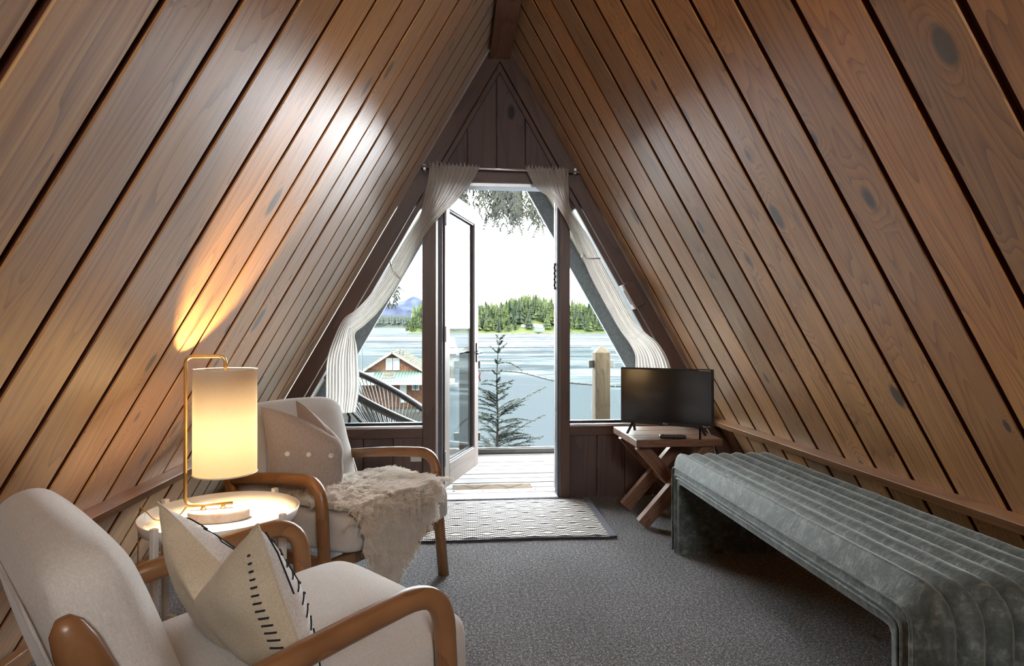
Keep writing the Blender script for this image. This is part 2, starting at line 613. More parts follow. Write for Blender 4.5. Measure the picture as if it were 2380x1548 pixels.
def empty(name, loc=(0, 0, 0), rz=0.0, label=None, cat=None, group=None, kind=None, parent=None, rot=None):
    o = bpy.data.objects.new(name, None)
    o.empty_display_size = 0.1
    link(o, parent)
    o.location = loc
    o.rotation_euler = rot if rot else (0, 0, rz)
    return tag(o, label, cat, group, kind)


class MB:
    """collects shapes, then links them as ONE mesh object"""
    def __init__(self):
        self.v = []
        self.f = []
        self.mi = []

    def add(self, vs, fs, mi=0):
        n = len(self.v)
        self.v += [tuple(p) for p in vs]
        self.f += [tuple(i + n for i in f) for f in fs]
        self.mi += [mi] * len(fs)

    def box(self, a, b, mi=0, mat=None):
        x0, y0, z0 = a
        x1, y1, z1 = b
        vs = [Vector(p) for p in ((x0, y0, z0), (x1, y0, z0), (x1, y1, z0), (x0, y1, z0),
                                  (x0, y0, z1), (x1, y0, z1), (x1, y1, z1), (x0, y1, z1))]
        if mat is not None:
            vs = [mat @ p for p in vs]
        self.add(vs, [(3, 2, 1, 0), (4, 5, 6, 7), (0, 1, 5, 4), (1, 2, 6, 5), (2, 3, 7, 6), (3, 0, 4, 7)], mi)
        return self

    def prism(self, poly, y0, y1, mi=0):
        """polygon in x,z extruded along y"""
        n = len(poly)
        vs = [(x, y0, z) for x, z in poly] + [(x, y1, z) for x, z in poly]
        fs = [tuple(range(n)), tuple(range(2 * n - 1, n - 1, -1))]
        fs += [(i + n, (i + 1) % n + n, (i + 1) % n, i) for i in range(n)]
        self.add(vs, fs, mi)
        return self

    def bar(self, p, q, w, h, up=(0, 0, 1), mi=0):
        """rectangular bar from p to q; w sideways, h along up"""
        p, q, up = Vector(p), Vector(q), Vector(up)
        d = (q - p).normalized()
        s = d.cross(up).normalized()
        u = s.cross(d).normalized()
        vs = []
        for c in (p, q):
            for a, b in ((-1, -1), (1, -1), (1, 1), (-1, 1)):
                vs.append(c + s * (a * w / 2) + u * (b * h / 2))
        self.add(vs, [(0, 1, 2, 3), (7, 6, 5, 4), (0, 4, 5, 1), (1, 5, 6, 2), (2, 6, 7, 3), (3, 7, 4, 0)], mi)
        return self

    def tube(self, pts, r, n=10, mi=0, cap=True, flat=1.0):
        pts = [Vector(p) for p in pts]
        m = len(pts)
        rs = r if isinstance(r, (list, tuple)) else [r] * m
        ring = []
        ref = None
        for i, p in enumerate(pts):
            t = (pts[min(i + 1, m - 1)] - pts[max(i - 1, 0)]).normalized()
            if ref is None:
                ref = Vector((0, 0, 1)) if abs(t.z) < 0.9 else Vector((1, 0, 0))
            s = t.cross(ref)
            if s.length < 1e-6:
                s = t.cross(Vector((0, 1, 0)))
            s.normalize()
            u = s.cross(t).normalized()
            ref = u
            ring.append([p + (s * math.cos(a) * flat + u * math.sin(a)) * rs[i] for a in (2 * PI * k / n for k in range(n))])
        vs = [q for rg in ring for q in rg]
        fs = []
        for i in range(m - 1):
            for k in range(n):
                a, b = i * n + k, i * n + (k + 1) % n
                fs.append((a, b, b + n, a + n))
        if cap:
            fs.append(tuple(range(n - 1, -1, -1)))
            fs.append(tuple((m - 1) * n + k for k in range(n)))
        self.add(vs, fs, mi)
        return self

    def lathe(self, prof, n=32, c=(0, 0, 0), sx=1.0, sy=1.0, mi=0, cap=True):
        """profile of (r, z) pairs turned about the vertical through c"""
        m = len(prof)
        vs = []
        for r, z in prof:
            for k in range(n):
                a = 2 * PI * k / n
                vs.append((c[0] + math.cos(a) * r * sx, c[1] + math.sin(a) * r * sy, c[2] + z))
        fs = []
        for i in range(m - 1):
            for k in range(n):
                a, b = i * n + k, i * n + (k + 1) % n
                fs.append((a, b, b + n, a + n))
        if cap and prof[0][0] > 1e-5:
            fs.append(tuple(range(n - 1, -1, -1)))
        if cap and prof[-1][0] > 1e-5:
            fs.append(tuple((m - 1) * n + k for k in range(n)))
        self.add(vs, fs, mi)
        return self

    def grid(self, fn, nu, nv, mi=0, closeu=False, closev=False, flip=False):
        vs = [fn(i / (nu if closeu else nu - 1), j / (nv if closev else nv - 1)) for i in range(nu) for j in range(nv)]
        fs = []
        for i in range(nu if closeu else nu - 1):
            for j in range(nv if closev else nv - 1):
                a = i * nv + j
                b = ((i + 1) % nu) * nv + j
                j2 = (j + 1) % nv
                q = (a, b, ((i + 1) % nu) * nv + j2, i * nv + j2)
                fs.append(q[::-1] if flip else q)
        self.add(vs, fs, mi)
        return self

    def mesh(self, name, mats, smooth=False, merge=False):
        me = bpy.data.meshes.new(name)
        me.from_pydata(self.v, [], self.f)
        for m in (mats if isinstance(mats, (list, tuple)) else [mats]):
            me.materials.append(m)
        me.polygons.foreach_set('material_index', self.mi)
        if merge:
            bm = bmesh.new()
            bm.from_mesh(me)
            bmesh.ops.remove_doubles(bm, verts=bm.verts, dist=1e-5)
            bmesh.ops.recalc_face_normals(bm, faces=bm.faces)
            bm.to_mesh(me)
            bm.free()
        if smooth:
            me.polygons.foreach_set('use_smooth', [True] * len(me.polygons))
        me.update()
        return me

    def build(self, name, mats, parent=None, smooth=False, bevel=0.0, seg=2, sub=0, merge=False, loc=None, rz=None, grain=None):
        basis = None
        if grain is not None:                       # turn the mesh so that its local x follows the grain
            x = Vector(grain).normalized()
            y = Vector((0, 1, 0)) if abs(x.y) < 0.9 else Vector((0, 0, 1))
            z = x.cross(y).normalized()
            y = z.cross(x)
            basis = Matrix((x, y, z)).transposed().to_4x4()
            c = sum((Vector(p) for p in self.v), Vector()) / len(self.v)
            basis.translation = c
            inv = basis.inverted()
            self.v = [tuple(inv @ Vector(p)) for p in self.v]
        o = bpy.data.objects.new(name, self.mesh(name, mats, smooth or bevel > 0, merge))
        link(o, parent)
        if basis is not None:
            o.matrix_local = basis
        if loc:
            o.location = loc
        if rz is not None:
            o.rotation_euler = (0, 0, rz)
        if bevel:
            b = o.modifiers.new('bevel', 'BEVEL')
            b.width = bevel
            b.segments = seg
            b.limit_method = 'ANGLE'
            b.angle_limit = math.radians(35)
            b.harden_normals = True
        if sub:
            s = o.modifiers.new('subdivision', 'SUBSURF')
            s.levels = sub
            s.render_levels = sub
        return o


def instance(o, parent=None, name=None, matrix=None, loc=None, rz=None):
    c = o.copy()
    if name:
        c.name = name
    link(c, parent)
    if matrix is not None:
        c.matrix_local = matrix
    if loc is not None:
        c.location = loc
    if rz is not None:
        c.rotation_euler = (0, 0, rz)
    return c


def smooth_path(pts, k=6):
    """Catmull-Rom through the points"""
    pts = [Vector(p) for p in pts]
    out = []
    n = len(pts)
    for i in range(n - 1):
        p0, p1, p2, p3 = pts[max(i - 1, 0)], pts[i], pts[i + 1], pts[min(i + 2, n - 1)]
        for j in range(k):
            t = j / k
            out.append(0.5 * ((2 * p1) + (p2 - p0) * t + (2 * p0 - 5 * p1 + 4 * p2 - p3) * t * t + (3 * p1 - p0 - 3 * p2 + p3) * t ** 3))
    out.append(pts[-1])
    return out


def rounded_path(pts, r, k=8):
    """straight legs with arcs of about radius r at the inner corners"""
    pts = [Vector(p) for p in pts]
    out = [pts[0]]
    for i in range(1, len(pts) - 1):
        a, b, c = pts[i - 1], pts[i], pts[i + 1]
        d1, d2 = (a - b), (c - b)
        t = min(r, d1.length * 0.48, d2.length * 0.48)
        s, e = b + d1.normalized() * t, b + d2.normalized() * t
        for j in range(k + 1):
            q = j / k
            out.append(s * (1 - q) ** 2 + b * 2 * q * (1 - q) + e * q * q)
    out.append(pts[-1])
    return out

# ================================================================== THE ROOM
# ---- floor
fl = MB().box((X0 - 1.98, YB, -0.12), (X0 + 1.98, YW, 0.0)).build('floor', M['carpet'])
tag(fl, kind='structure')

# ---- the two sloping plank walls: backing plus one object per plank
PW = 0.1956
SL = math.sqrt(1 + 1 / K ** 2)          # slope length per unit of height
LEN = ZA * SL
UP = {}
for side, s in (('left', -1), ('right', 1)):
    e = Vector((-s / K, 0, 1)).normalized()          # up the slope
    yv = Vector((0, s, 0))                           # plank's width direction
    nv = e.cross(yv)                                 # towards the room
    if nv.x * s > 0:
        nv = -nv
        yv = -yv
    R = Matrix((e, yv, nv)).transposed()
    UP[s] = (e, yv, nv)
    wall = MB()
    base = Vector((roofx(0, s), 0, 0))
    poly = []
    for d in (-0.016, -0.10):
        for t in (-0.12, LEN + 0.02):
            poly.append(base + e * t + nv * d)
    a, b, c, d_ = poly
    vs = []
    for y in (YB, YW):
        for p in (a, b, d_, c):
            vs.append((p.x, y, p.z))
    wall.add(vs, [(0, 1, 2, 3), (7, 6, 5, 4), (0, 4, 5, 1), (1, 5, 6, 2), (2, 6, 7, 3), (3, 7, 4, 0)])
    wo = wall.build('wall_' + side, M['groove'])
    tag(wo, kind='structure')
    gap = 0.019
    hw = PW / 2 - gap / 2
    ch = 0.003
    prof = [(-hw, -0.016), (hw, -0.016), (hw, -ch), (hw - ch, 0), (-hw + ch, 0), (-hw, -ch)]
    pm = MB()
    n = len(prof)
    vs = [(0, y, z) for y, z in prof] + [(LEN - 0.01, y, z) for y, z in prof]
    pm.add(vs, [tuple(range(n - 1, -1, -1)), tuple(range(n, 2 * n))] + [(i, (i + 1) % n, (i + 1) % n + n, i + n) for i in range(n)])
    pm.mi = [0, 0, 1, 1, 0, 0, 0, 1]
    me = pm.mesh('plank', [M['plank'], M['groove']])
    y_first = 0.884 if s < 0 else 1.105
    k0 = int(math.floor((YB - y_first) / PW))
    for i in range(k0, 17):
        ya = y_first + i * PW
        yb = ya + PW
        yc = (ya + yb) / 2
        if yb > YW + 0.02 or ya < YB - 0.1:
            continue
        o = bpy.data.objects.new('plank', me)
        link(o, wo)
        mat = R.to_4x4()
        mat.translation = base + Vector((0, yc, 0)) + e * 0.005 + nv * random.uniform(-0.0015, 0.001)
        o.matrix_local = mat

# narrow closing strip where the left planks meet the gable
# ---- ridge beam
rb = MB().box((X0 - 0.065, YB, ZA - 0.178), (X0 + 0.065, YW, ZA - 0.02)).build('trim_1', M['beam'], bevel=0.004, grain=(0, 1, 0))
tag(rb, 'square reddish ridge beam under the peak', kind='structure')

# ---- rails along both sloping walls (z about half a metre)
for s, nm in ((-1, 'trim_2'), (1, 'trim_3')):
    e, yv, nv = UP[s]
    p = Vector((roofx(0.495, s), 0, 0.495)) + nv * 0.020
    r_ = MB().bar(p + Vector((0, YB, 0)), p + Vector((0, YW - 0.02, 0)), 0.042, 0.042, up=nv).build(nm, M['rail'], bevel=0.003, grain=(0, 1, 0))
    tag(r_, kind='structure')
for s, nm in ((-1, 'baseboard_left'), (1, 'baseboard_right')):
    x = roofx(0.0, s)
    x1, x2 = x - s * 0.075, x - s * 0.02
    bb = MB().prism([(x1, 0), (x2, 0), (x2 - s * 0.02, 0.055), (x1, 0.055)] if s < 0 else [(x1, 0), (x1, 0.055), (x2 - s * 0.02, 0.055), (x2, 0)],
                    YB, YW - 0.02).build(nm, M['rail'], bevel=0.003, grain=(0, 1, 0))
    tag(bb, kind='structure')

# ---- gable wall: boards, posts, header, sills
gable = MB()
gable.prism([(X0 - 0.52, 2.085), (X0 + 0.52, 2.085), (X0, ZA + 0.04)], YW + 0.02, YW + 0.10)
gable.prism([(roofx(0, -1) - 0.05, -0.05), (-0.135, -0.05), (-0.135, 0.455), (roofx(0.455, -1) - 0.05, 0.455)], YW + 0.02, YW + 0.10)
gable.prism([(0.665, -0.05), (roofx(0, 1) + 0.05, -0.05), (roofx(0.455, 1) + 0.05, 0.455), (0.665, 0.455)], YW + 0.02, YW + 0.10)
gable.prism([(roofx(1.86, -1) - 0.02, 1.862), (-0.133, 1.862), (-0.133, 2.09), (roofx(2.09, -1) - 0.02, 2.09)], YW + 0.02, YW + 0.10)
gable.prism([(0.655, 1.862), (roofx(1.86, 1) + 0.02, 1.862), (roofx(2.09, 1) + 0.02, 2.09), (0.655, 2.09)], YW + 0.02, YW + 0.10)
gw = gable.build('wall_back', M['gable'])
tag(gw, kind='structure')


def gable_board(x0, x1, z0, ztop, th=0.018):
    """one vertical board cut to the roof slope (ztop None) or square"""
    g = 0.002
    x0 += g
    x1 -= g
    if ztop is None:
        za, zb = ZA - K * abs(x0 - X0) - 0.006, ZA - K * abs(x1 - X0) - 0.006
        pts = [(x0, z0), (x1, z0), (x1, max(zb, z0 + 0.002))]
        if x0 < X0 < x1:
            pts.append((X0, ZA - 0.01))
        pts.append((x0, max(za, z0 + 0.002)))
    else:
        pts = [(x0, z0), (x1, z0), (x1, ztop), (x0, ztop)]
    # local origin at the board's foot so that the grain runs along local x
    cx = (x0 + x1) / 2
    mb = MB()
    n = len(pts)
    ch = 0.003
    back = [(z - z0, cx - x, -th) for x, z in pts]
    front = [(z - z0, cx - x + (ch if x > cx else -ch) * 1.0, 0.0) for x, z in pts]
    mid = [(z - z0, cx - x, -ch) for x, z in pts]
    mb.add(back + mid + front, [tuple(range(n)), tuple(range(3 * n - 1, 2 * n - 1, -1))] +
           [(i + n, (i + 1) % n + n, (i + 1) % n, i) for i in range(n)] +
           [(i + 2 * n, (i + 1) % n + 2 * n, (i + 1) % n + n, i + n) for i in range(n)])
    me = mb.mesh('board', M['gable'], merge=False)
    o = bpy.data.objects.new('board', me)
    link(o, gw)
    # local x -> world z, local y -> world -x, local z -> world -y
    o.matrix_local = Matrix(((0, -1, 0, cx), (0, 0, -1, YW), (1, 0, 0, z0), (0, 0, 0, 1)))
    return o


bw = 0.185
xs = [X0 - 0.02 + bw * i for i in range(-3, 4)]
for i in range(len(xs) - 1):
    a, b = max(xs[i], X0 - 0.50), min(xs[i + 1], X0 + 0.50)
    gable_board(a, b, 2.085, None)
x = -0.213
while x > -1.40:
    a = max(x - bw, roofx(0.40, -1) + 0.0)
    gable_board(a, x, 0.0, 0.395)
    x -= bw
    if a > x + 1e-4:
        break
x = 0.717
while x < 1.80:
    gable_board(x, min(x + bw, 1.93), 0.0, 0.395)
    x += bw


def strip(name, mat, lo, hi, parent=None, bevel=0.003):
    o = MB().box(lo, hi).build(name, mat, parent, bevel=bevel, grain=(0, 0, 1) if hi[2] - lo[2] > 1 else (1, 0, 0))
    return o


# horizontal rails under the windows
tag(strip('trim_4', M['trim_dark'], (roofx(0.46, -1) + 0.02, YW - 0.012, 0.398), (-0.213, YW + 0.02, 0.458)), kind='structure')
tag(strip('trim_5', M['trim_dark'], (0.717, YW - 0.012, 0.398), (roofx(0.46, 1) - 0.02, YW + 0.02, 0.458)), kind='structure')
# mullion posts beside the door, and the door head
tag(strip('trim_6', M['trim_dark'], (-0.213, YW - 0.028, 0.0), (-0.133, YW + 0.10, 2.03)), kind='structure')
tag(strip('trim_7', M['trim_dark'], (0.655, YW - 0.028, 0.0), (0.720, YW + 0.10, 2.03)), kind='structure')
tag(strip('trim_8', M['trim_dark'], (-0.222, YW - 0.030, 2.012), (0.764, YW + 0.10, 2.085)), kind='structure')
# rake trim following the slope on the gable
for s, nm in ((-1, 'trim_9'), (1, 'trim_10')):
    e, yv, nv = UP[s]
    st = MB()
    for off, w, dep in ((0.048, 0.090, 0.030), (0.112, 0.030, 0.020)):
        pa = Vector((roofx(0.0, s), 0, 0)) + nv * off
        lo = pa + e * (-0.03)
        hi = pa + e * (LEN - 0.04 - off * 1.6)
        st.bar(lo + Vector((0, YW - dep / 2, 0)), hi + Vector((0, YW - dep / 2, 0)), dep, w, up=nv)
    tag(st.build(nm, M['trim_dark'], bevel=0.003, grain=e), kind='structure')

# ---- windows either side of the door (slanted outer edge)
def window(nm, s):
    w = empty(nm, (0, 0, 0), kind='structure')
    e, yv, nv = UP[s]
    xi = -0.213 if s < 0 else 0.720
    off = 0.128                                            # glass edge inside the slope

    def xs_(z, o=off):
        return roofx(z, s) - s * o * SL
    zb = 0.487
    zt = ZA - K * (abs(xi - X0)) - off * SL * K
    pane = [(xi, zb), (xs_(zb), zb), (xi, zt)]
    if s > 0:
        pane = [pane[0], pane[1], pane[2]]
    else:
        pane = [pane[1], pane[0], pane[2]]
    p = MB().prism(pane, YW + 0.045, YW + 0.049).build('pane', M['glass'], w)
    # frame: sill, mullion side and slanting side
    f = MB()
    f.box((min(xi, xs_(zb, 0.10)), YW - 0.018, 0.458), (max(xi, xs_(zb, 0.10)), YW + 0.075, 0.474))
    f.build('sill', M['alu'], w, bevel=0.002)
    f = MB()
    f.box((min(xi, xs_(zb)), YW + 0.030, 0.474), (max(xi, xs_(zb)), YW + 0.065, 0.490))
    f.build('bottom_frame', M['black_metal'], w, bevel=0.002)
    f = MB()
    a = Vector((xs_(zb - 0.01, off - 0.008), YW + 0.035, zb - 0.01))
    b = Vector((xs_(zt, off - 0.008), YW + 0.035, zt))
    f.bar(a, b, 0.07, 0.014, up=nv)
    f.build('slanted_frame', M['alu'], w, bevel=0.002)
    f = MB()
    f.box((xi - (0.008 if s < 0 else 0), YW + 0.03, zb), (xi + (0 if s < 0 else 0.008), YW + 0.065, zt - 0.01))
    f.build('side_frame', M['alu'], w, bevel=0.002)
    return w


window('window_1', -1)
window('window_2', 1)

# ---- door: jambs, threshold and the leaf standing open onto the deck
door = empty('door_1', (0, 0, 0), kind='structure')
jl = MB()
jl.box((-0.133, YW - 0.01, 0.0), (-0.119, YW + 0.012, 2.012))
jl.build('weather_strip', M['alu'], door, bevel=0.001)
jl = MB().box((-0.133, YW + 0.012, 0.0), (-0.092, YW + 0.115, 2.012)).build('jamb', M['jamb'], door, bevel=0.003)
jr = MB().box((0.640, YW - 0.005, 0.0), (0.658, YW + 0.115, 2.012)).build('jamb', M['jamb'], door, bevel=0.003)
jr = MB().box((0.633, YW + 0.03, 0.03), (0.640, YW + 0.045, 2.0)).build('weather_strip', M['alu'], door, bevel=0.001)
MB().box((-0.12, YW + 0.0, 1.992), (0.655, YW + 0.115, 2.014)).build('head_jamb', M['alu'], door, bevel=0.002)
th = MB()
th.box((-0.125, YW - 0.022, 0.0), (0.645, YW + 0.050, 0.014))
th.box((-0.125, YW + 0.065, -0.02), (0.645, YW + 0.135, 0.030))
tho = th.build('threshold', M['alu'], door, bevel=0.004)
for x in (-0.02, 0.17, 0.34, 0.51, 0.625):
    MB().lathe([(0.008, 0.0), (0.008, 0.002), (0.004, 0.004), (0.0, 0.004)], 10, (x, YW + 0.10, 0.030)).build('screw', M['black_metal'], tho)
# leaf, local x from the hinge to the free edge, local y = thickness
leaf = empty('leaf', (-0.098, YW + 0.07, 0.0), math.radians(71.5), parent=door)
LW, LB, LT = 0.755, 0.058, 1.988


def leaf_box(nm, a, b, mat, bev=0.004):
    return MB().box(a, b).build(nm, mat, leaf, bevel=bev, grain=(0, 0, 1))


leaf_box('hinge_stile', (0.0, -0.022, LB), (0.098, 0.022, LT), M['door_wood'])
leaf_box('lock_stile', (LW - 0.098, -0.022, LB), (LW, 0.022, LT), M['door_wood'])
for nm, z0, z1 in (('bottom_rail', LB, 0.205), ('top_rail', LT - 0.115, LT)):
    o = MB().box((0.0, -0.022, -(z1 - z0) / 2), (LW - 0.196, 0.022, (z1 - z0) / 2)).build(nm, M['door_wood'], leaf, bevel=0.004)
    o.location = (0.098, 0, (z0 + z1) / 2)
bd = MB()
for yy in (-0.016, 0.010):
    bd.box((0.098, yy, 0.205), (0.108, yy + 0.006, LT - 0.115))
    bd.box((LW - 0.108, yy, 0.205), (LW - 0.098, yy + 0.006, LT - 0.115))
    bd.box((0.108, yy, 0.205), (LW - 0.108, yy + 0.006, 0.215))
    bd.box((0.108, yy, LT - 0.125), (LW - 0.108, yy + 0.006, LT - 0.115))
bd.build('glazing_bead', M['jamb'], leaf, bevel=0.001)
leaf_box('pane', (0.1, -0.003, 0.207), (LW - 0.1, 0.003, LT - 0.117), M['glass'], 0)
hd = MB()
for sy in (-1, 1):
    hd.lathe([(0.026, -0.003), (0.026, 0.003)], 20, (0, 0, 0)) if False else None
    hd.box((LW - 0.062, sy * 0.022, 0.84), (LW - 0.028, sy * 0.030, 0.985))
    hd.tube([(LW - 0.045, sy * 0.022, 0.915), (LW - 0.045, sy * 0.060, 0.915)], 0.011, 10)
    hd.tube(smooth_path([(LW - 0.045, sy * 0.060, 0.915), (LW - 0.09, sy * 0.062, 0.916), (LW - 0.165, sy * 0.058, 0.908)], 5), [0.010] * 10 + [0.007], 10)
hd.build('lever_handle', M['black_metal'], leaf, smooth=False, bevel=0.002)
for z in (0.25, 1.05, 1.80):
    MB().tube([(-0.004, -0.026, z - 0.05), (-0.004, -0.026, z + 0.05)], 0.008, 10).build('hinge', M['alu'], leaf)

# ---- unseen wall behind the camera; its opening is added to go with the fill lamp
fw_ = MB()
fw_.prism([(roofx(0, -1) - 0.05, 0), (roofx(0, 1) + 0.05, 0), (roofx(1.70, 1) + 0.05, 1.70), (roofx(1.70, -1) - 0.05, 1.70)], YB - 0.1, YB)
fw_.prism([(roofx(1.70, -1) - 0.05, 1.70), (X0 + 0.02, 1.70), (X0 + 0.02, 2.34), (roofx(2.34, -1) - 0.02, 2.34)], YB - 0.1, YB)
fw_.prism([(X0 + 0.62, 1.70), (roofx(1.70, 1) + 0.05, 1.70), (roofx(2.34, 1) + 0.02, 2.34), (X0 + 0.36, 2.34)], YB - 0.1, YB)
fw_.prism([(roofx(2.34, -1) - 0.02, 2.34), (roofx(2.34, 1) + 0.02, 2.34), (X0, ZA + 0.02)], YB - 0.1, YB)
tag(fw_.build('wall_front', M['gable']), kind='structure')

# ---- roof overhang beyond the gable: soffit boards and outer rafters
for s, nm in ((-1, 'left'), (1, 'right')):
    e, yv, nv = UP[s]
    b0 = Vector((roofx(0, s), 0, 0))
    mb = MB()
    pts = []
    for y in (YW + 0.10, YO + 0.03):
        for t, d in ((-0.3, 0.0), (LEN, 0.0), (LEN, -0.10), (-0.3, -0.10)):
            p = b0 + e * t + nv * d
            pts.append((p.x, y, p.z))
    mb.add(pts, [(0, 1, 2, 3), (7, 6, 5, 4), (0, 4, 5, 1), (1, 5, 6, 2), (2, 6, 7, 3), (3, 7, 4, 0)])
    o = mb.build('soffit', M['soffit'])
    tag(o, kind='structure')
    rf = MB().bar(b0 + e * -0.3 + nv * 0.058 + Vector((0, YO - 0.02, 0)), b0 + e * (LEN - 0.08) + nv * 0.058 + Vector((0, YO - 0.02, 0)), 0.04, 0.118, up=nv)
    ro = rf.build('outer_rafter', M['rafter_paint'], bevel=0.003)
    tag(ro, kind='structure')
    # cream end of the gable wall between frame and roof
    ce = MB().bar(b0 + e * 0.0 + nv * 0.055 + Vector((0, YW + 0.105, 0)), b0 + e * (LEN - 0.55) + nv * 0.055 + Vector((0, YW + 0.105, 0)), 0.012, 0.105, up=nv)
    co_ = ce.build('exterior_trim', M['cream'], bevel=0.002)
    tag(co_, kind='structure')

# ================================================================== OUTSIDE
# ---- deck
dk = MB()
for x in (-2.4, -1.2, 0.0, 1.2, 2.4):
    dk.box((x - 0.04, YW + 0.11, -0.25), (x + 0.04, 5.42, -0.062))
deck = dk.build('deck', M['post'])
tag(deck, kind='structure')
bm_ = MB().box((-2.7, -0.066, -0.034), (2.7, 0.066, 0.0)).mesh('deck_board', M['deck'])
y = YW + 0.19
while y < 5.45:
    o = bpy.data.objects.new('deck_board', bm_)
    link(o, deck)
    o.location = (random.uniform(-0.03, 0.03), y, -0.028 + random.uniform(-0.002, 0.002))
    o.modifiers.new('bevel', 'BEVEL').width = 0.004
    y += 0.139
kb = MB().box((-2.7, 5.40, -0.02), (2.7, 5.50, 0.02)).build('deck_edge', M['deck'], deck, bevel=0.006)

mat_o = MB().box((-0.275, -0.105, 0), (0.275, 0.105, 0.018)).build('doormat', M['coir'], bevel=0.006)
mat_o.location = (0.245, 4.145, -0.026)
tag(mat_o, 'tan coir doormat with crossed lines lying just outside the open door', 'doormat')

# ---- railing: wooden posts carrying glass panels in clamps
def post(x, label, top=0.955):
    p = empty('railing_post', (x, 5.42, -0.026), label=label, cat='railing post')
    h = 0.069
    mb = MB()
    vs = [(0, -h, -h), (0, h, -h), (0, h, h), (0, -h, h)]
    vs += [(top - 0.045, a, b) for _, a, b in vs[:4]]
    vs.append((top + 0.02, 0, 0))
    mb.add(vs, [(3, 2, 1, 0), (0, 1, 5, 4), (1, 2, 6, 5), (2, 3, 7, 6), (3, 0, 4, 7), (4, 5, 8), (5, 6, 8), (6, 7, 8), (7, 4, 8)])
    b = mb.build('shaft', M['post'], p, bevel=0.004)
    b.matrix_local = Matrix(((0, -1, 0, 0), (0, 0, -1, 0), (1, 0, 0, 0), (0, 0, 0, 1)))
    for s in (-1, 1):
        for z in (0.16, 0.805):
            c = MB().box((s * 0.069 if s > 0 else s * 0.118, -0.02, z - 0.034), (s * 0.118 if s > 0 else s * 0.069, 0.02, z + 0.034))
            c.build('glass_clamp', M['clamp'], p, bevel=0.004)
    return p


post(1.315, 'weathered square railing post with pointed top seen through right window')
post(0.09, 'weathered railing post with glass clamps standing behind the open glass door')
post(-1.14, 'weathered railing post at left end of glass railing behind string chair')


def rail_panel(x0, x1, label):
    g = empty('glass_panel', (0, 5.42, 0), label=label, cat='glass panel', group='glass railing panels')
    MB().box((x0, -0.005, 0.03), (x1, 0.005, 0.925)).build('pane', M['rail_glass'], g)
    for z in (0.022, 0.925):
        MB().box((x0, -0.005, z), (x1, 0.005, z + 0.007)).build('polished_edge', M['edge_glass'], g)


rail_panel(0.185, 1.22, 'clear glass railing panel seen through the open doorway')
rail_panel(-1.045, -0.005, 'clear glass railing panel behind the black string chair')
rail_panel(1.41, 2.4, 'clear glass railing panel to the right of the pointed post')

# ---- water, rising a little with distance because the cabin is not quite level
def wz(y):
    return -6.2 + 0.0137 * y


wa = MB()
wa.add([(-4000, 8, wz(8)), (4000, 8, wz(8)), (4000, 7000, wz(7000)), (-4000, 7000, wz(7000))], [(0, 1, 2, 3)])
wo_ = wa.build('water', M['water'])
tag(wo_, kind='structure')

# ---- bank under the deck
bk = MB()


def bank(u, v):
    x = -12 + 24 * u
    y = 5.6 + 6 * v
    z = -0.35 - 6.0 * v ** 0.8 + 0.25 * mnoise.noise((x * 0.7, y * 0.7, 3))
    return (x, y, z)


bk.grid(bank, 30, 14)
tag(bk.build('ground', M['rock'], smooth=True), kind='structure')

# ---- island, far shore and mountains
def ridge(name, mat, pts, D, depth, jag, seed, zb):
    """hill or mountain: a skyline at distance D with a near foot and a far slope"""
    mb = MB()
    n = 90

    def prof(t):
        x = pts[0][0] + (pts[-1][0] - pts[0][0]) * t
        for (xa, ha), (xb, hb) in zip(pts, pts[1:]):
            if xa <= x <= xb:
                q = (x - xa) / (xb - xa)
                q = q * q * (3 - 2 * q)
                return x, ha + (hb - ha) * q
        return x, pts[-1][1]

    def fn(u, v):
        x, h = prof(u)
        hh = h * (math.sin(PI * min(1, v * 1.0)) ** 0.9 if v > 0 else 0)
        hh += jag * mnoise.noise((x * 3.0 / depth + seed, v * 4, seed)) * min(1, hh / (0.15 * max(h, 1e-3) + 1e-3))
        return (x, D + depth * v, zb + hh)
    mb.grid(fn, n, 14)
    o = mb.build(name, mat, smooth=True)
    tag(o, kind='structure')
    return o


ISL = 577.0
ridge('hill', M['conifer'], [(-52, 1), (-44, 9), (-25, 18), (0, 14), (40, 14), (75, 24), (110, 16), (170, 14), (230, 8)], ISL + 4, 90, 2, 3.0, wz(ISL) - 1)
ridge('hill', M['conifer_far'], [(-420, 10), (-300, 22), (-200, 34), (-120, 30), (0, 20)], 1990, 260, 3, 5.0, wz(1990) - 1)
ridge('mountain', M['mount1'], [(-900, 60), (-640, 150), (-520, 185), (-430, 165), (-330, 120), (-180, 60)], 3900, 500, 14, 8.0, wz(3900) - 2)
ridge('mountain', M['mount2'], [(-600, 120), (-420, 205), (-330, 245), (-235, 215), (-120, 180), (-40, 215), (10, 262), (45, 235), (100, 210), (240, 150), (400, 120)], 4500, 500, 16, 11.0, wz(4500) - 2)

# shore rocks and meadow
mb = MB()
for i in range(150):
    x = random.uniform(-50, 190)
    r = random.uniform(0.5, 1.8) * (1.7 if 55 < x < 100 else 1)
    n0 = len(mb.v)
    mb.lathe([(r * 1.3, -0.5), (r * 1.1, r * 0.15), (r * 0.6, r * 0.38), (0.0, r * 0.45)], 7, (x, ISL + random.uniform(-4, 3), wz(ISL)), 1.6, 1)
tag(mb.build('shore_rocks', M['rock']), 'grey brown rocks along the waterline of the far island', 'rocks', kind='stuff')
mb = MB()
mb.grid(lambda u, v: (52 + 52 * u, ISL - 2 + 24 * v, wz(ISL) + 0.3 + (5.5 * math.sin(PI * u) ** 0.5 if u not in (0, 1) else 0) * v), 16, 6)
tag(mb.build('lawn', M['meadow'], smooth=True), 'sunny green clearing on the far island shore', 'meadow', kind='stuff')

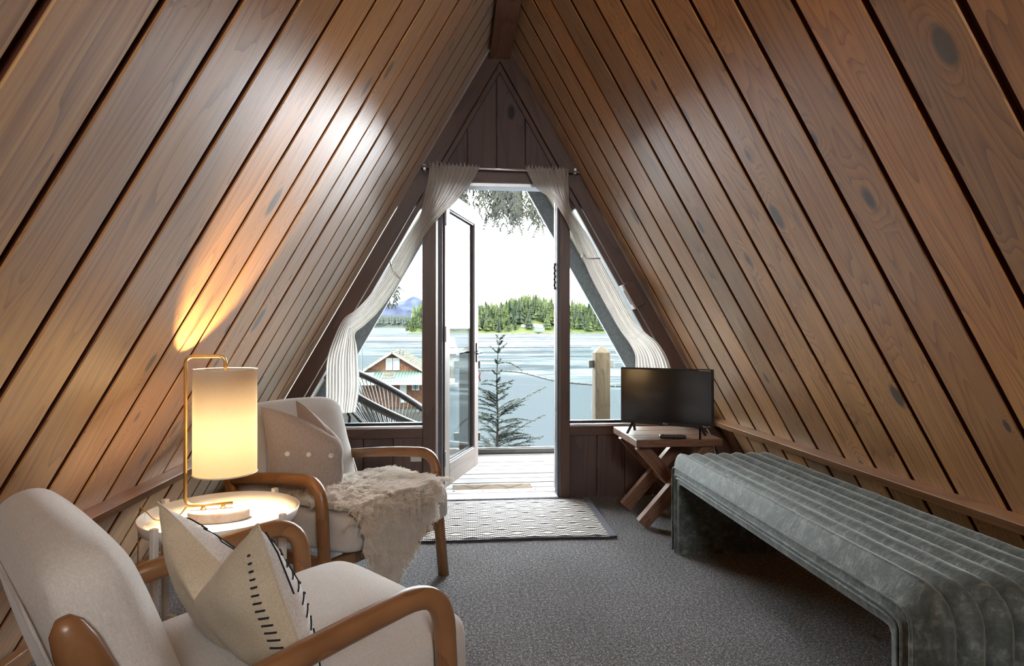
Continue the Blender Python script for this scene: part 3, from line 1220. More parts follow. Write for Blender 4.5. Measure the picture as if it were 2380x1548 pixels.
# conifers: a few shared meshes, copied one by one
def conifer_mesh(seed, tiers, wid, lean=0.0, bare=0.12):
    rnd = random.Random(seed)
    mb = MB()
    n = 9
    for t in range(tiers):
        q = t / tiers
        z = bare + (1 - bare) * q
        r = wid * (1 - q) ** 0.8 * rnd.uniform(0.75, 1.15)
        hgt = (1 - bare) / tiers * rnd.uniform(1.7, 2.4)
        off = (rnd.uniform(-0.02, 0.02), rnd.uniform(-0.02, 0.02))
        vs = []
        for k in range(n * 2):
            a = PI * k / n + rnd.uniform(-0.2, 0.2)
            rr = r * (rnd.uniform(0.85, 1.25) if k % 2 else rnd.uniform(0.35, 0.6))
            vs.append((off[0] + math.cos(a) * rr, off[1] + math.sin(a) * rr, z - (0.035 if k % 2 else 0.0) + rnd.uniform(-0.01, 0.01)))
        vs.append((off[0] * 0.5 + lean * z, off[1] * 0.5, min(1.0, z + hgt)))
        vs.append((off[0] * 0.5, off[1] * 0.5, z))
        m2 = n * 2
        mb.add(vs, [(k, (k + 1) % m2, m2) for k in range(m2)] + [((k + 1) % m2, k, m2 + 1) for k in range(m2)])
    mb.tube([(0, 0, 0), (0, 0, 0.4)], [0.018, 0.01], 5)
    return mb.mesh('conifer', M['conifer'])


cm_ = [conifer_mesh(1, 8, 0.17), conifer_mesh(2, 9, 0.20, 0.02), conifer_mesh(3, 6, 0.24, -0.03, 0.2), conifer_mesh(4, 7, 0.15, 0.01, 0.28), conifer_mesh(5, 5, 0.30, 0, 0.08)]


def isl_h(x):
    pts = [(-52, 1), (-44, 9), (-25, 18), (0, 14), (40, 14), (75, 24), (110, 16), (170, 14), (230, 8)]
    for (xa, ha), (xb, hb) in zip(pts, pts[1:]):
        if xa <= x <= xb:
            q = (x - xa) / (xb - xa)
            return ha + (hb - ha) * q * q * (3 - 2 * q)
    return 4


proto_tree = []
rt = random.Random(21)
trees = []
for row, (dy, cnt) in enumerate(((4, 92), (14, 86), (26, 62))):
    for i in range(cnt):
        x = -48 + 236 * (i + rt.uniform(-0.4, 0.4)) / cnt
        if row == 0 and 54 < x < 96 and rt.random() < 0.85:
            continue
        v = min(1, max(0, (dy + rt.uniform(0, 8)) / 90))
        z = wz(ISL) - 1 + isl_h(x) * math.sin(PI * v) ** 0.9
        h = rt.uniform(15, 24) * (0.75 if row == 0 else 1.0) * (0.6 if x < -38 else 1)
        trees.append((x, ISL + 4 + 90 * v, z, h, rt.choice(cm_)))
for x, y, z, h, me in trees:
    o = bpy.data.objects.new('conifer', me)
    link(o)
    o.location = (x, y, z - 0.3)
    o.scale = (h * 0.95, h * 0.95, h)
    o.rotation_euler = (0, 0, rt.uniform(0, 6.28))
    tag(o, 'green conifer in the dense forest on the far island shore', 'tree', 'conifers on the far island')

# the rest of the forest behind the first rows, one mass nobody could count
def forest(name, cnt, xr, yr, zfn, hr, mat, label, seed):
    rnd = random.Random(seed)
    mb = MB()
    for i in range(cnt):
        x = rnd.uniform(*xr)
        y = rnd.uniform(*yr)
        z = zfn(x, y)
        h = rnd.uniform(*hr)
        w = h * rnd.uniform(0.13, 0.22)
        for q in (0.1, 0.38, 0.64):
            n = 6
            a0 = rnd.uniform(0, 6)
            ring = [(x + math.cos(a0 + 2 * PI * k / n) * w * (1 - q) * rnd.uniform(0.7, 1.2), y + math.sin(a0 + 2 * PI * k / n) * w * (1 - q), z + h * q) for k in range(n)]
            ring.append((x, y, z + h * min(1, q + 0.45)))
            mb.add(ring, [(k, (k + 1) % n, n) for k in range(n)])
    o = mb.build(name, mat)
    tag(o, label, 'forest', kind='stuff')


forest('forest', 900, (-46, 200), (ISL + 44, ISL + 78), lambda x, y: wz(ISL) - 1 + isl_h(x) * math.sin(PI * (y - ISL - 4) / 90) ** 0.9, (15, 23), M['conifer'],
       'dark green conifer forest covering the hill of the far island', 5)
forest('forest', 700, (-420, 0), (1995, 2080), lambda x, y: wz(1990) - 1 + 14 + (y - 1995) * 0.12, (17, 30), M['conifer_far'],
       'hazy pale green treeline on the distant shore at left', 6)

# small shore buildings on the island
def shed(name, x, y, z, w, d, h, rh, mats, label, cat):
    e = empty(name, (x, y, z), label=label, cat=cat)
    MB().box((-w / 2, -d / 2, 0), (w / 2, d / 2, h)).build('wall', mats[0], e)
    MB().prism([(-w / 2 - 0.4, h), (w / 2 + 0.4, h), (w / 2 + 0.2, h + 0.2), (0, h + rh), (-w / 2 - 0.2, h + 0.2)], -d / 2 - 0.4, d / 2 + 0.4).build('roof', mats[1], e)
    for k in range(3):
        MB().box((-w * 0.36 + k * w * 0.27, -d / 2 - 0.06, h * 0.3), (-w * 0.36 + k * w * 0.27 + w * 0.18, -d / 2, h * 0.8)).build('window', M['dark_pane'], e)
    return e


shed('lodge', 74, ISL + 14, wz(ISL) + 6.3, 22, 5, 2.4, 1.6, (M['white_paint'], M['house_trim']), 'long low pale lodge at the edge of the island clearing', 'building')
shed('shore_cabin', 79, ISL - 1.5, wz(ISL) + 2.2, 10, 4, 3.0, 0.8, (M['blue_tarp'], M['white_paint']), 'small turquoise boat shed with pale roof on the island shore', 'building')

# tugboat far off at left
tg = empty('tugboat', (-236, 1500, wz(1500)), 0.2, 'tiny white workboat with a low hull far off at left on the bright water', 'boat')
MB().prism([(-17, 0), (16, 0), (21, 3.2), (-18, 2.4)], -3, 3).build('hull', M['house_trim'], tg)
MB().box((-6, -2, 2.4), (3, 2, 7)).build('cabin', M['white_paint'], tg)
MB().tube([(6, 0, 3), (6, 0, 12)], 0.4, 6).build('mast', M['black_metal'], tg)

# ---- log boom: chained floating logs curving away from the dock
lb = empty('log_boom', (0, 0, 0), label='thin curved line of floating logs between calm and rippled water', cat='log boom')
bp = smooth_path([(2.5, 97, 0), (6.2, 96.5, 0), (10, 92, 0), (12.6, 79, 0), (15.2, 74, 0), (20, 70, 0), (27, 69, 0)], 5)
for a, b in zip(bp, bp[1:]):
    d = (b - a) * 0.06
    a2, b2 = a + d, b - d
    MB().tube([(a2.x, a2.y, wz(a2.y) + 0.1), (b2.x, b2.y, wz(b2.y) + 0.1)], random.uniform(0.10, 0.15), 8).build('log', M['log'], lb)

# ---- shingled float house below the deck at left
hs = empty('float_house', (0, 0, 0), label='red shingled float house with green metal porch roof on the water', cat='house')
HY = 50.0
zb = wz(50) + 0.6
gx, gz = -5.25, -0.40            # gable peak
ex0, ex1, ez = -7.75, -2.60, -2.02
# upper storey gable wall, courses of shingles as strips
rows = 11
sh = None
hw_ = MB().prism([(ex0 + 0.25, ez), (ex1 - 0.25, ez), (gx, gz - 0.15)], HY + 0.05, HY + 7.0).build('upper_wall', M['shingle'], hs)
for i in range(rows):
    z0 = ez - 0.05 + i * 0.15
    q0 = (z0 - ez) / (gz - 0.12 - ez)
    xa, xb = ex0 + 0.25 + (gx - ex0 - 0.25) * max(q0, 0), ex1 - 0.25 + (gx - ex1 + 0.25) * max(q0, 0)
    if xb - xa < 0.3:
        break
    x = xa + 0.12
    st = MB()
    while x < xb - 0.12:
        w = random.uniform(0.16, 0.30)
        st.box((x, HY - 0.02 - random.uniform(0, 0.025), z0), (min(x + w - 0.02, xb), HY + 0.06, z0 + 0.16))
        x += w
    if st.v:
        o = st.build('shingle', M['shingle'], hw_)
        o['kind'] = 'stuff'
# main roof slopes, with courses
for s, xe in ((-1, ex0), (1, ex1)):
    d = Vector((xe - gx, 0, ez - gz))
    L_ = d.length
    d.normalize()
    nn = Vector((-d.z, 0, d.x)) if s > 0 else Vector((d.z, 0, -d.x))
    rs = MB()
    pts = []
    for y in (HY - 0.45, HY + 7.6):
        for t, o_ in ((0, 0), (L_ + 0.15, 0), (L_ + 0.15, 0.08), (0, 0.08)):
            p = Vector((gx, y, gz)) + d * t + nn * o_
            pts.append(p)
    rs.add(pts, [(0, 1, 2, 3), (7, 6, 5, 4), (0, 4, 5, 1), (1, 5, 6, 2), (2, 6, 7, 3), (3, 7, 4, 0)])
    ro = rs.build('roof', M['roof_shake'], hs)
    cs = MB()
    for i in range(14):
        t0 = L_ * i / 14
        y = HY - 0.45
        while y < HY + 7.5:
            w = random.uniform(0.18, 0.4)
            a = Vector((gx, 0, gz)) + d * t0 + nn * random.uniform(0.085, 0.10)
            b = Vector((gx, 0, gz)) + d * (t0 + L_ / 14 * 1.1) + nn * random.uniform(0.12, 0.15)
            cs.add([(a.x, y, a.z), (b.x, y, b.z), (b.x, y + w - 0.02, b.z), (a.x, y + w - 0.02, a.z)], [(0, 1, 2, 3)])
            y += w
    o = cs.build('shake', M['roof_shake'], ro)
    o['kind'] = 'stuff'
    # bargeboard
    p0, p1 = Vector((gx, HY - 0.47, gz + 0.0)), Vector((xe, HY - 0.47, ez)) + d * 0.15
    MB().bar(p0, p1, 0.06, 0.20, up=(0, 0, 1)).build('bargeboard', M['house_trim'], hs)
# upper windows
for xa, xb, pm in ((-5.78, -5.26, 'pale_pane'), (-5.20, -4.68, 'pale_pane')):
    w_ = MB()
    w_.box((xa, HY - 0.10, -1.88), (xb, HY - 0.02, -1.80))
    w_.box((xa, HY - 0.10, -0.98), (xb, HY - 0.02, -0.90))
    w_.box((xa, HY - 0.10, -1.80), (xa + 0.07, HY - 0.02, -0.98))
    w_.box((xb - 0.07, HY - 0.10, -1.80), (xb, HY - 0.02, -0.98))
    f = w_.build('window', M['white_paint'], hs)
    MB().box((xa + 0.07, HY - 0.06, -1.80), (xb - 0.07, HY - 0.04, -0.98)).build('pane', M[pm], f)
# green metal porch roof with standing seams
pr_ = MB()
ya, yb, za_, zb_ = HY - 2.6, HY, -2.62, -1.98
xa_, xb_ = -8.1, -2.2
pr_.add([(xa_, ya, za_), (xb_, ya, za_), (xb_, yb, zb_), (xa_, yb, zb_), (xa_, ya, za_ - 0.06), (xb_, ya, za_ - 0.06), (xb_, yb, zb_ - 0.06), (xa_, yb, zb_ - 0.06)],
        [(0, 1, 2, 3), (7, 6, 5, 4), (0, 4, 5, 1), (1, 5, 6, 2), (2, 6, 7, 3), (3, 7, 4, 0)])
pro = pr_.build('porch_roof', M['green_metal'], hs)
seam = bpy.data.meshes.new('seam')
sm = MB().bar((0, ya - 0.02, za_ + 0.03), (0, yb, zb_ + 0.03), 0.04, 0.06)
seam = sm.mesh('seam', M['green_metal'])
for i in range(25):
    o = bpy.data.objects.new('seam', seam)
    link(o, pro)
    o.location = (xa_ + 0.1 + i * 0.238, 0, 0)
MB().box((xa_, ya - 0.06, za_ - 0.26), (xb_, ya, za_ - 0.02)).build('porch_fascia', M['white_paint'], hs)
# skylights in the porch roof
for xc, pm in ((-7.1, 'pale_pane'), (-5.45, 'rock')):
    t = 0.25
    y1, y2 = ya + 0.8, ya + 1.9
    z1, z2 = za_ + (zb_ - za_) * 0.31, za_ + (zb_ - za_) * 0.73
    f = MB().bar((xc, y1, z1 + 0.06), (xc, y2, z2 + 0.06), 1.0, 0.08).build('skylight', M['house_trim'], hs)
    MB().bar((xc, y1 + 0.1, z1 + 0.13), (xc, y2 - 0.1, z2 + 0.11), 0.84, 0.03).build('pane', M[pm], f)
# lower storey
lw_ = MB().box((ex0 + 0.1, HY - 0.3, zb), (ex1, HY + 6.5, -2.3)).build('lower_wall', M['shingle'], hs)
x = ex0 + 0.1
st = MB()
for i in range(22):
    z0 = zb + i * 0.135
    if z0 > -2.75:
        break
    x = ex0 + 0.1
    while x < ex1 - 0.1:
        w = random.uniform(0.16, 0.32)
        st.box((x, HY - 0.36 - random.uniform(0, 0.025), z0), (min(x + w - 0.02, ex1), HY - 0.29, z0 + 0.14))
        x += w
o = st.build('shingle', M['shingle'], lw_)
o['kind'] = 'stuff'
f = MB().box((-4.62, HY - 0.44, -4.5), (-4.08, HY - 0.34, -2.72)).build('house_door', M['white_paint'], hs)
for xa in (-3.62, -3.36):
    f = MB().box((xa - 0.03, HY - 0.46, -3.50), (xa + 0.29, HY - 0.36, -2.76)).build('window', M['white_paint'], hs)
    MB().box((xa + 0.03, HY - 0.47, -3.42), (xa + 0.23, HY - 0.455, -2.82)).build('pane', M['dark_pane'], f)
MB().box((-9.2, HY - 3.2, zb - 0.75), (-1.2, HY + 7.5, zb)).build('float', M['log'], hs)
MB().tube([(-4.75, HY + 1.2, -1.35), (-4.75, HY + 1.2, -0.15)], 0.07, 8).build('stove_pipe', M['black_metal'], hs)
MB().tube([(-4.52, HY + 1.6, -1.5), (-4.52, HY + 1.6, -0.25)], 0.05, 8).build('stove_pipe', M['black_metal'], hs)
pm_ = empty('pole_mast', (-7.55, HY - 1.0, zb), label='thin dark pole standing at left of the float house', cat='pole')
MB().tube([(0, 0, 0), (0, 0, 5.2)], 0.06, 8).build('shaft', M['black_metal'], pm_)
MB().box((-0.45, -0.04, 2.2), (0.2, 0.04, 2.32)).build('cross_arm', M['black_metal'], pm_)

# ---- float dock, skiff and white roofed boathouse seen through the door glass
dkx = empty('dock', (-2.3, 77, wz(77)), label='low wooden float with pilings beside the float house', cat='dock')
for i in range(12):
    MB().box((-2.2, -3.2 + i * 0.55, 0.25), (2.0, -3.2 + i * 0.55 + 0.50, 0.36)).build('dock_board', M['deck'], dkx)
MB().box((-2.0, -3.2, -0.1), (-1.4, 3.4, 0.25)).build('float', M['log'], dkx)
MB().box((1.2, -3.2, -0.1), (1.8, 3.4, 0.25)).build('float', M['log'], dkx)
for px, py in ((-1.0, 3.6), (0.5, 3.8), (1.7, 3.2), (1.3, -3.3)):
    MB().tube([(px, py, -1), (px, py, 2.0)], 0.17, 9).build('piling', M['post'], dkx)
sk = empty('skiff', (-1.7, 69, wz(69)), 0.1, 'small white skiff moored beside the dock behind the door glass', 'boat')


def hull(u, v):
    t = u * 2 - 1
    half = 0.72 * (1 - max(0, t) ** 2.6) ** 0.8 if t < 1 else 0.0
    a = (v - 0.5) * 2
    return (t * 1.9, a * half, 0.62 + 0.18 * max(0, t) ** 2 - 0.62 * math.sqrt(max(0, 1 - a * a)))


MB().grid(hull, 16, 11).build('hull', M['white_paint'], sk, smooth=True)
for tx in (-1.3, -0.2, 0.7):
    MB().box((tx - 0.14, -0.6, 0.42), (tx + 0.14, 0.6, 0.46)).build('thwart', M['house_trim'], sk)
MB().box((-2.15, -0.16, 0.25), (-1.88, 0.16, 0.98)).build('outboard_motor', M['black_plastic'], sk, bevel=0.04)
bh = empty('boathouse', (-0.6, 108, wz(108)), label='white metal roofed boathouse on the water behind the door glass', cat='boathouse')
MB().box((-4.2, -3, 0.3), (0.5, 4, 2.6)).build('wall', M['house_trim'], bh)
rfb = MB()
rfb.add([(-4.6, -3.6, 2.4), (0.9, -3.6, 2.4), (0.0, 1.5, 5.2), (-4.6, 1.5, 5.2), (-4.6, 5, 2.4), (0.9, 5, 2.4)], [(0, 1, 2, 3), (3, 2, 5, 4), (1, 5, 2), (0, 3, 4), (4, 5, 1, 0)])
rbo = rfb.build('roof', M['white_paint'], bh)
for i in range(4):
    MB().box((-4.6 + i, -3.7, 2.30), (-3.7 + i, -3.58, 2.42)).build('gutter', M['alu'], rbo)
MB().box((-4.6, -4, -0.3), (0.9, 5, 0.3)).build('float', M['log'], bh)

# red marker hanging at the railing
rm = empty('marker_ribbon', (0.205, 5.47, 0.62), label='small red ribbon tied beside the railing clamp', cat='ribbon')
MB().grid(lambda u, v: (0.012 * (v - 0.5) + 0.004 * math.sin(9 * u), 0.004 * math.cos(7 * u), 0.09 * (1 - u)), 8, 3).build('strip', M['red_rope'], rm)

# ---- black string chair on the deck (open loop frame, cords down to a small seat ring)
sc_ = empty('string_chair', (-0.55, 4.62, -0.026), math.radians(-98), 'black string lounge chair outside left window, cords fanning from looped frame', 'chair')


def rim(a):
    """a = 0 at the top of the back"""
    x = 0.40 * math.sin(a) * (1.0 + 0.10 * math.cos(a))
    y = -0.46 * math.cos(a)
    z = 0.60 + 0.25 * math.cos(a)
    return Vector((x, y, z))


NR = 60
loop = [rim(2 * PI * i / NR) for i in range(NR + 1)]
MB().tube(loop, 0.027, 10, cap=False).build('rim', M['black_metal'], sc_, smooth=True)
ring = [Vector((0.11 * math.sin(2 * PI * i / 40), 0.06 - 0.11 * math.cos(2 * PI * i / 40), 0.27)) for i in range(41)]
MB().tube(ring, 0.012, 8, cap=False).build('seat_ring', M['black_metal'], sc_, smooth=True)
cord_m = MB()
for i in range(76):
    a = 2 * PI * i / 76
    p = rim(a)
    q = Vector((0.11 * math.sin(a), 0.06 - 0.11 * math.cos(a), 0.27))
    mid = (p + q) / 2 + Vector((0, 0, -0.035))
    cm1 = MB().tube([p, p * 0.55 + q * 0.45 + Vector((0, 0, -0.03)), q], 0.0042, 5)
    cm1.build('cord', M['black_plastic'], sc_)
for pts in ([(-0.24, -0.30, 0), (-0.10, -0.02, 0.26), (-0.24, 0.30, 0)], [(0.24, -0.30, 0), (0.10, -0.02, 0.26), (0.24, 0.30, 0)]):
    MB().tube(rounded_path(pts, 0.08), 0.012, 8).build('leg', M['black_metal'], sc_, smooth=True)
MB().tube([(0.0, -0.31, 0.0), (0.0, -0.26, 0.45), (0.0, -0.455, 0.84)], 0.012, 8).build('back_upright', M['black_metal'], sc_, smooth=True)

# ---- hemlock sapling beyond the railing
hm = empty('hemlock_sapling', (0.385, 6.35, -0.40), label='young dark hemlock sapling with thin leader growing just beyond the deck', cat='sapling')
rh = random.Random(4)


def leader(t):
    return Vector((0.02 * math.sin(6 * t) + 0.075 * t, 0.02 * t, 1.42 * t))


MB().tube([leader(i / 14) for i in range(15)], [0.016 * (1 - 0.85 * i / 14) for i in range(15)], 7).build('trunk', M['bark'], hm, smooth=True)


def needle_branch(p0, ang, length, rise, droop, dens=1.0, sub=True):
    """twig with needles on both sides, as one mesh"""
    mb = MB()
    pts = []
    d = Vector((math.cos(ang), math.sin(ang), 0))
    for i in range(9):
        t = i / 8
        pts.append(Vector(p0) + d * (length * t) + Vector((0, 0, rise * t - droop * t * t)))
    mb.tube(pts, [0.0045 * (1 - 0.8 * i / 8) for i in range(9)], 4)

    def needles(pl, nlen, step):
        for a, b in zip(pl, pl[1:]):
            seg = b - a
            nn_ = max(1, int(seg.length / step))
            t_ = seg.normalized()
            sd = t_.cross(Vector((0, 0, 1)))
            if sd.length < 1e-3:
                sd = Vector((1, 0, 0))
            sd.normalize()
            for j in range(nn_):
                p = a + seg * (j / nn_)
                for sgn in (-1, 1):
                    tip = p + (sd * sgn * rh.uniform(0.6, 1.0) + t_ * 0.7 + Vector((0, 0, rh.uniform(-0.5, 0.6)))) * nlen
                    w = t_ * 0.0048
                    mb.add([p - w, p + w, tip], [(0, 1, 2)])
    needles(pts, 0.024, 0.006)
    if sub:
        for i in range(1, 9):
            for sgn in (-1, 1):
                if rh.random() < 0.85:
                    L_ = length * 0.42 * (1 - i / 10) * rh.uniform(0.6, 1.1)
                    a2 = ang + sgn * rh.uniform(0.5, 1.0)
                    q = [pts[i] + Vector((math.cos(a2), math.sin(a2), 0)) * (L_ * k / 3) + Vector((0, 0, rise / length * 0.6 * L_ * k / 3 - 0.25 * L_ * (k / 3) ** 2)) for k in range(4)]
                    mb.tube(q, [0.0026, 0.002, 0.0016, 0.001], 3)
                    needles(q, 0.022, 0.007)
    return mb


spec = []
for i in range(64):
    t = 0.04 + 0.64 * (i / 64) ** 1.25
    L_ = 0.52 * (1 - t) ** 1.0 * rh.uniform(0.6, 1.05) + 0.03
    spec.append((t, rh.uniform(0, 2 * PI), L_, L_ * rh.uniform(0.25, 0.75), L_ * rh.uniform(0.15, 0.4)))
spec += [(0.42, 0.15, 0.52, 0.34, 0.06), (0.22, 0.05, 0.50, 0.32, 0.05), (0.14, -0.1, 0.50, 0.22, 0.05), (0.80, 0.1, 0.26, 0.09, 0.16),
         (0.52, 2.9, 0.24, 0.18, 0.02), (0.36, 3.3, 0.30, 0.12, 0.02), (0.90, 0.3, 0.10, 0.08, 0.0), (0.88, 3.0, 0.08, 0.07, 0.0)]
for t in (0.72, 0.80, 0.88, 0.94, 0.98):
    for a in (0.4, 3.3):
        spec.append((t, a + t * 5, 0.075, 0.05, 0.0))
for t, a, L_, r_, d_ in spec:
    needle_branch(leader(t), a, L_, r_, d_).build('branch', M['hemlock'], hm)

tw = empty('twig', (1.02, 5.75, -0.30), label='thin bare twig rising at lower left corner of the right window', cat='twig')
needle_branch((0, 0, 0), 0.2, 0.01, 0.01, 0, sub=False)
MB().tube(smooth_path([(0.30, 0, 0.0), (0.22, 0, 0.28), (0.10, 0, 0.44), (-0.02, 0, 0.52)], 5), [0.004] * 15 + [0.002], 5).build('stem', M['bark'], tw)
mb = MB()
for i in range(16):
    q = smooth_path([(0.30, 0, 0.0), (0.22, 0, 0.28), (0.10, 0, 0.44), (-0.02, 0, 0.52)], 5)[i]
    for s in (-1, 1):
        mb.add([q, q + Vector((0.006, 0, 0.003)), q + Vector((0.012 * s, 0.004, 0.016))], [(0, 1, 2)])
mb.build('needles', M['hemlock'], tw)

# ---- drooping cedar boughs hanging in front of the sky
def cedar_bough(x, y, z, seed, sprays, width, drop, tree, dirx=1.0):
    off = Vector((x, y, z)) - tree.location
    r = random.Random(seed)
    stem = [Vector((-width * 0.6 * dirx + width * 1.25 * dirx * t, 0.15 * math.sin(3 * t), 0.10 - 0.20 * t * t)) for t in (i / 10 for i in range(11))]
    root = Vector((0.05, 0.03, z + 3.5 + 0.75)) - off
    arm = smooth_path([root, (root + stem[0]) / 2 + Vector((0, 0, 0.22)), stem[0]], 5)[:-1] + stem
    limb = MB().tube(arm, [0.030 * (1 - 0.85 * i / (len(arm) - 1)) for i in range(len(arm))], 6).build('branch', M['bark'], tree, smooth=True)
    limb.location = off
    mb = MB()

    def spray(p, d, L_, depth):
        n = 7
        pts = []
        q = Vector(p)
        dd = Vector(d)
        for i in range(n):
            pts.append(q.copy())
            dd = (dd + Vector((r.uniform(-0.15, 0.15), r.uniform(-0.15, 0.15), -0.22))).normalized()
            q += dd * (L_ / n)
        for i in range(n - 1):
            a, b = pts[i], pts[i + 1]
            w = 0.0050 * (1 - 0.6 * i / n) if depth else 0.0062
            s = (b - a).cross(Vector((r.uniform(-0.4, 0.4), 1, r.uniform(-0.3, 0.3)))).normalized() * w
            mb.add([a - s, a + s, b + s * 0.8, b - s * 0.8], [(0, 1, 2, 3)])
            if depth:
                for sg in (-1, 1):
                    side = (b - a).cross(Vector((r.uniform(-0.3, 0.3), sg, r.uniform(-0.2, 0.2)))).normalized()
                    dir2 = ((b - a).normalized() * 0.8 + side * sg * 0.0 + side * 0.8).normalized()
                    spray(a, dir2, L_ * (0.30 if depth == 2 else 0.26) * r.uniform(0.5, 1.2), depth - 1)
    for i in range(sprays):
        t = i / sprays
        p = stem[0].lerp(stem[-1], t)
        k_ = min(10, int(t * 10))
        p = stem[k_]
        spray(p, (r.uniform(-0.5, 0.5), r.uniform(-0.4, 0.4), -0.7), drop * r.uniform(0.35, 1.1), 2)
    f = mb.build('foliage', M['cedar'], limb)
    f['kind'] = 'stuff'
    return limb


ct = empty('cedar_tree', (-2.1, 7.6, -3.5), label='cedar tree at left whose dark drooping boughs hang over the doorway and left window', cat='tree')
MB().tube([(0, 0, 0), (0.05, 0, 3), (0.02, 0.05, 6), (0.1, 0.1, 9)], [0.24, 0.20, 0.16, 0.11], 10).build('trunk', M['bark'], ct, smooth=True)
for x, y, z, seed, sp_, wd, dr_ in ((0.30, 6.6, 2.78, 3, 26, 0.66, 0.66), (0.74, 6.9, 2.86, 9, 24, 0.46, 0.70), (-0.05, 7.2, 2.80, 14, 12, 0.30, 0.60), (-0.78, 6.9, 1.62, 17, 6, 0.30, 0.34)):
    cedar_bough(x, y, z, seed, sp_, wd, dr_, ct)

# ================================================================== FURNITURE
# ---- armchairs: local +y is the way the chair faces, origin between the front feet
def soft_box(name, mat, parent, w, d, h, r, loc, rx=0.0, crown=0.012, seg=4):
    """upholstered block with rounded edges and a slight crown"""
    mb = MB()
    nx, ny, nz = 9, 9, 5
    bm = bmesh.new()
    bmesh.ops.create_cube(bm, size=1.0)
    bmesh.ops.subdivide_edges(bm, edges=bm.edges, cuts=7, use_grid_fill=True)
    for v in bm.verts:
        x, y, z = v.co.x * 2, v.co.y * 2, v.co.z * 2
        bx, by, bz = (1 - x * x), (1 - y * y), (1 - z * z)
        X, Y, Z = x * w / 2, y * d / 2, z * h / 2
        # rounded corner: pull the shell onto a rounded box
        cx = max(-(w / 2 - r), min(w / 2 - r, X))
        cy = max(-(d / 2 - r), min(d / 2 - r, Y))
        cz = max(-(h / 2 - r), min(h / 2 - r, Z))
        q = Vector((X - cx, Y - cy, Z - cz))
        if q.length > 1e-6:
            q = q.normalized() * r
        p = Vector((cx, cy, cz)) + q
        p += Vector((0, 0, (1 if z > 0 else -0.3) * crown * bx * by * (1 if abs(z) > 0.99 else 0)))
        p += Vector((0, (1 if y > 0 else -1) * crown * bx * bz * (1 if abs(y) > 0.99 else 0), 0))
        v.co = p
    me = bpy.data.meshes.new(name)
    bm.to_mesh(me)
    bm.free()
    me.polygons.foreach_set('use_smooth', [True] * len(me.polygons))
    me.materials.append(mat)
    o = bpy.data.objects.new(name, me)
    link(o, parent)
    o.location = loc
    o.rotation_euler = (rx, 0, 0)
    sb = o.modifiers.new('subdivision', 'SUBSURF')
    sb.levels = sb.render_levels = 2
    return o


def oval_tube(mb, pts, rx, rz, n=12):
    """tube with an oval section: rx sideways (local x), rz in the path plane"""
    m = len(pts)
    vs = []
    for i, p in enumerate(pts):
        t = (pts[min(i + 1, m - 1)] - pts[max(i - 1, 0)]).normalized()
        s = Vector((1, 0, 0))
        u = t.cross(s).normalized()
        for k in range(n):
            a = 2 * PI * k / n
            ca, sa = math.cos(a), math.sin(a)
            f = 1.0 / max(abs(ca) ** 3 + abs(sa) ** 3, 1e-6) ** (1 / 3)
            vs.append(p + s * (ca * rx * f) + u * (sa * rz * f))
    fs = []
    for i in range(m - 1):
        for k in range(n):
            a, b = i * n + k, i * n + (k + 1) % n
            fs.append((a, b, b + n, a + n))
    fs.append(tuple(range(n - 1, -1, -1)))
    fs.append(tuple((m - 1) * n + k for k in range(n)))
    mb.add(vs, fs)


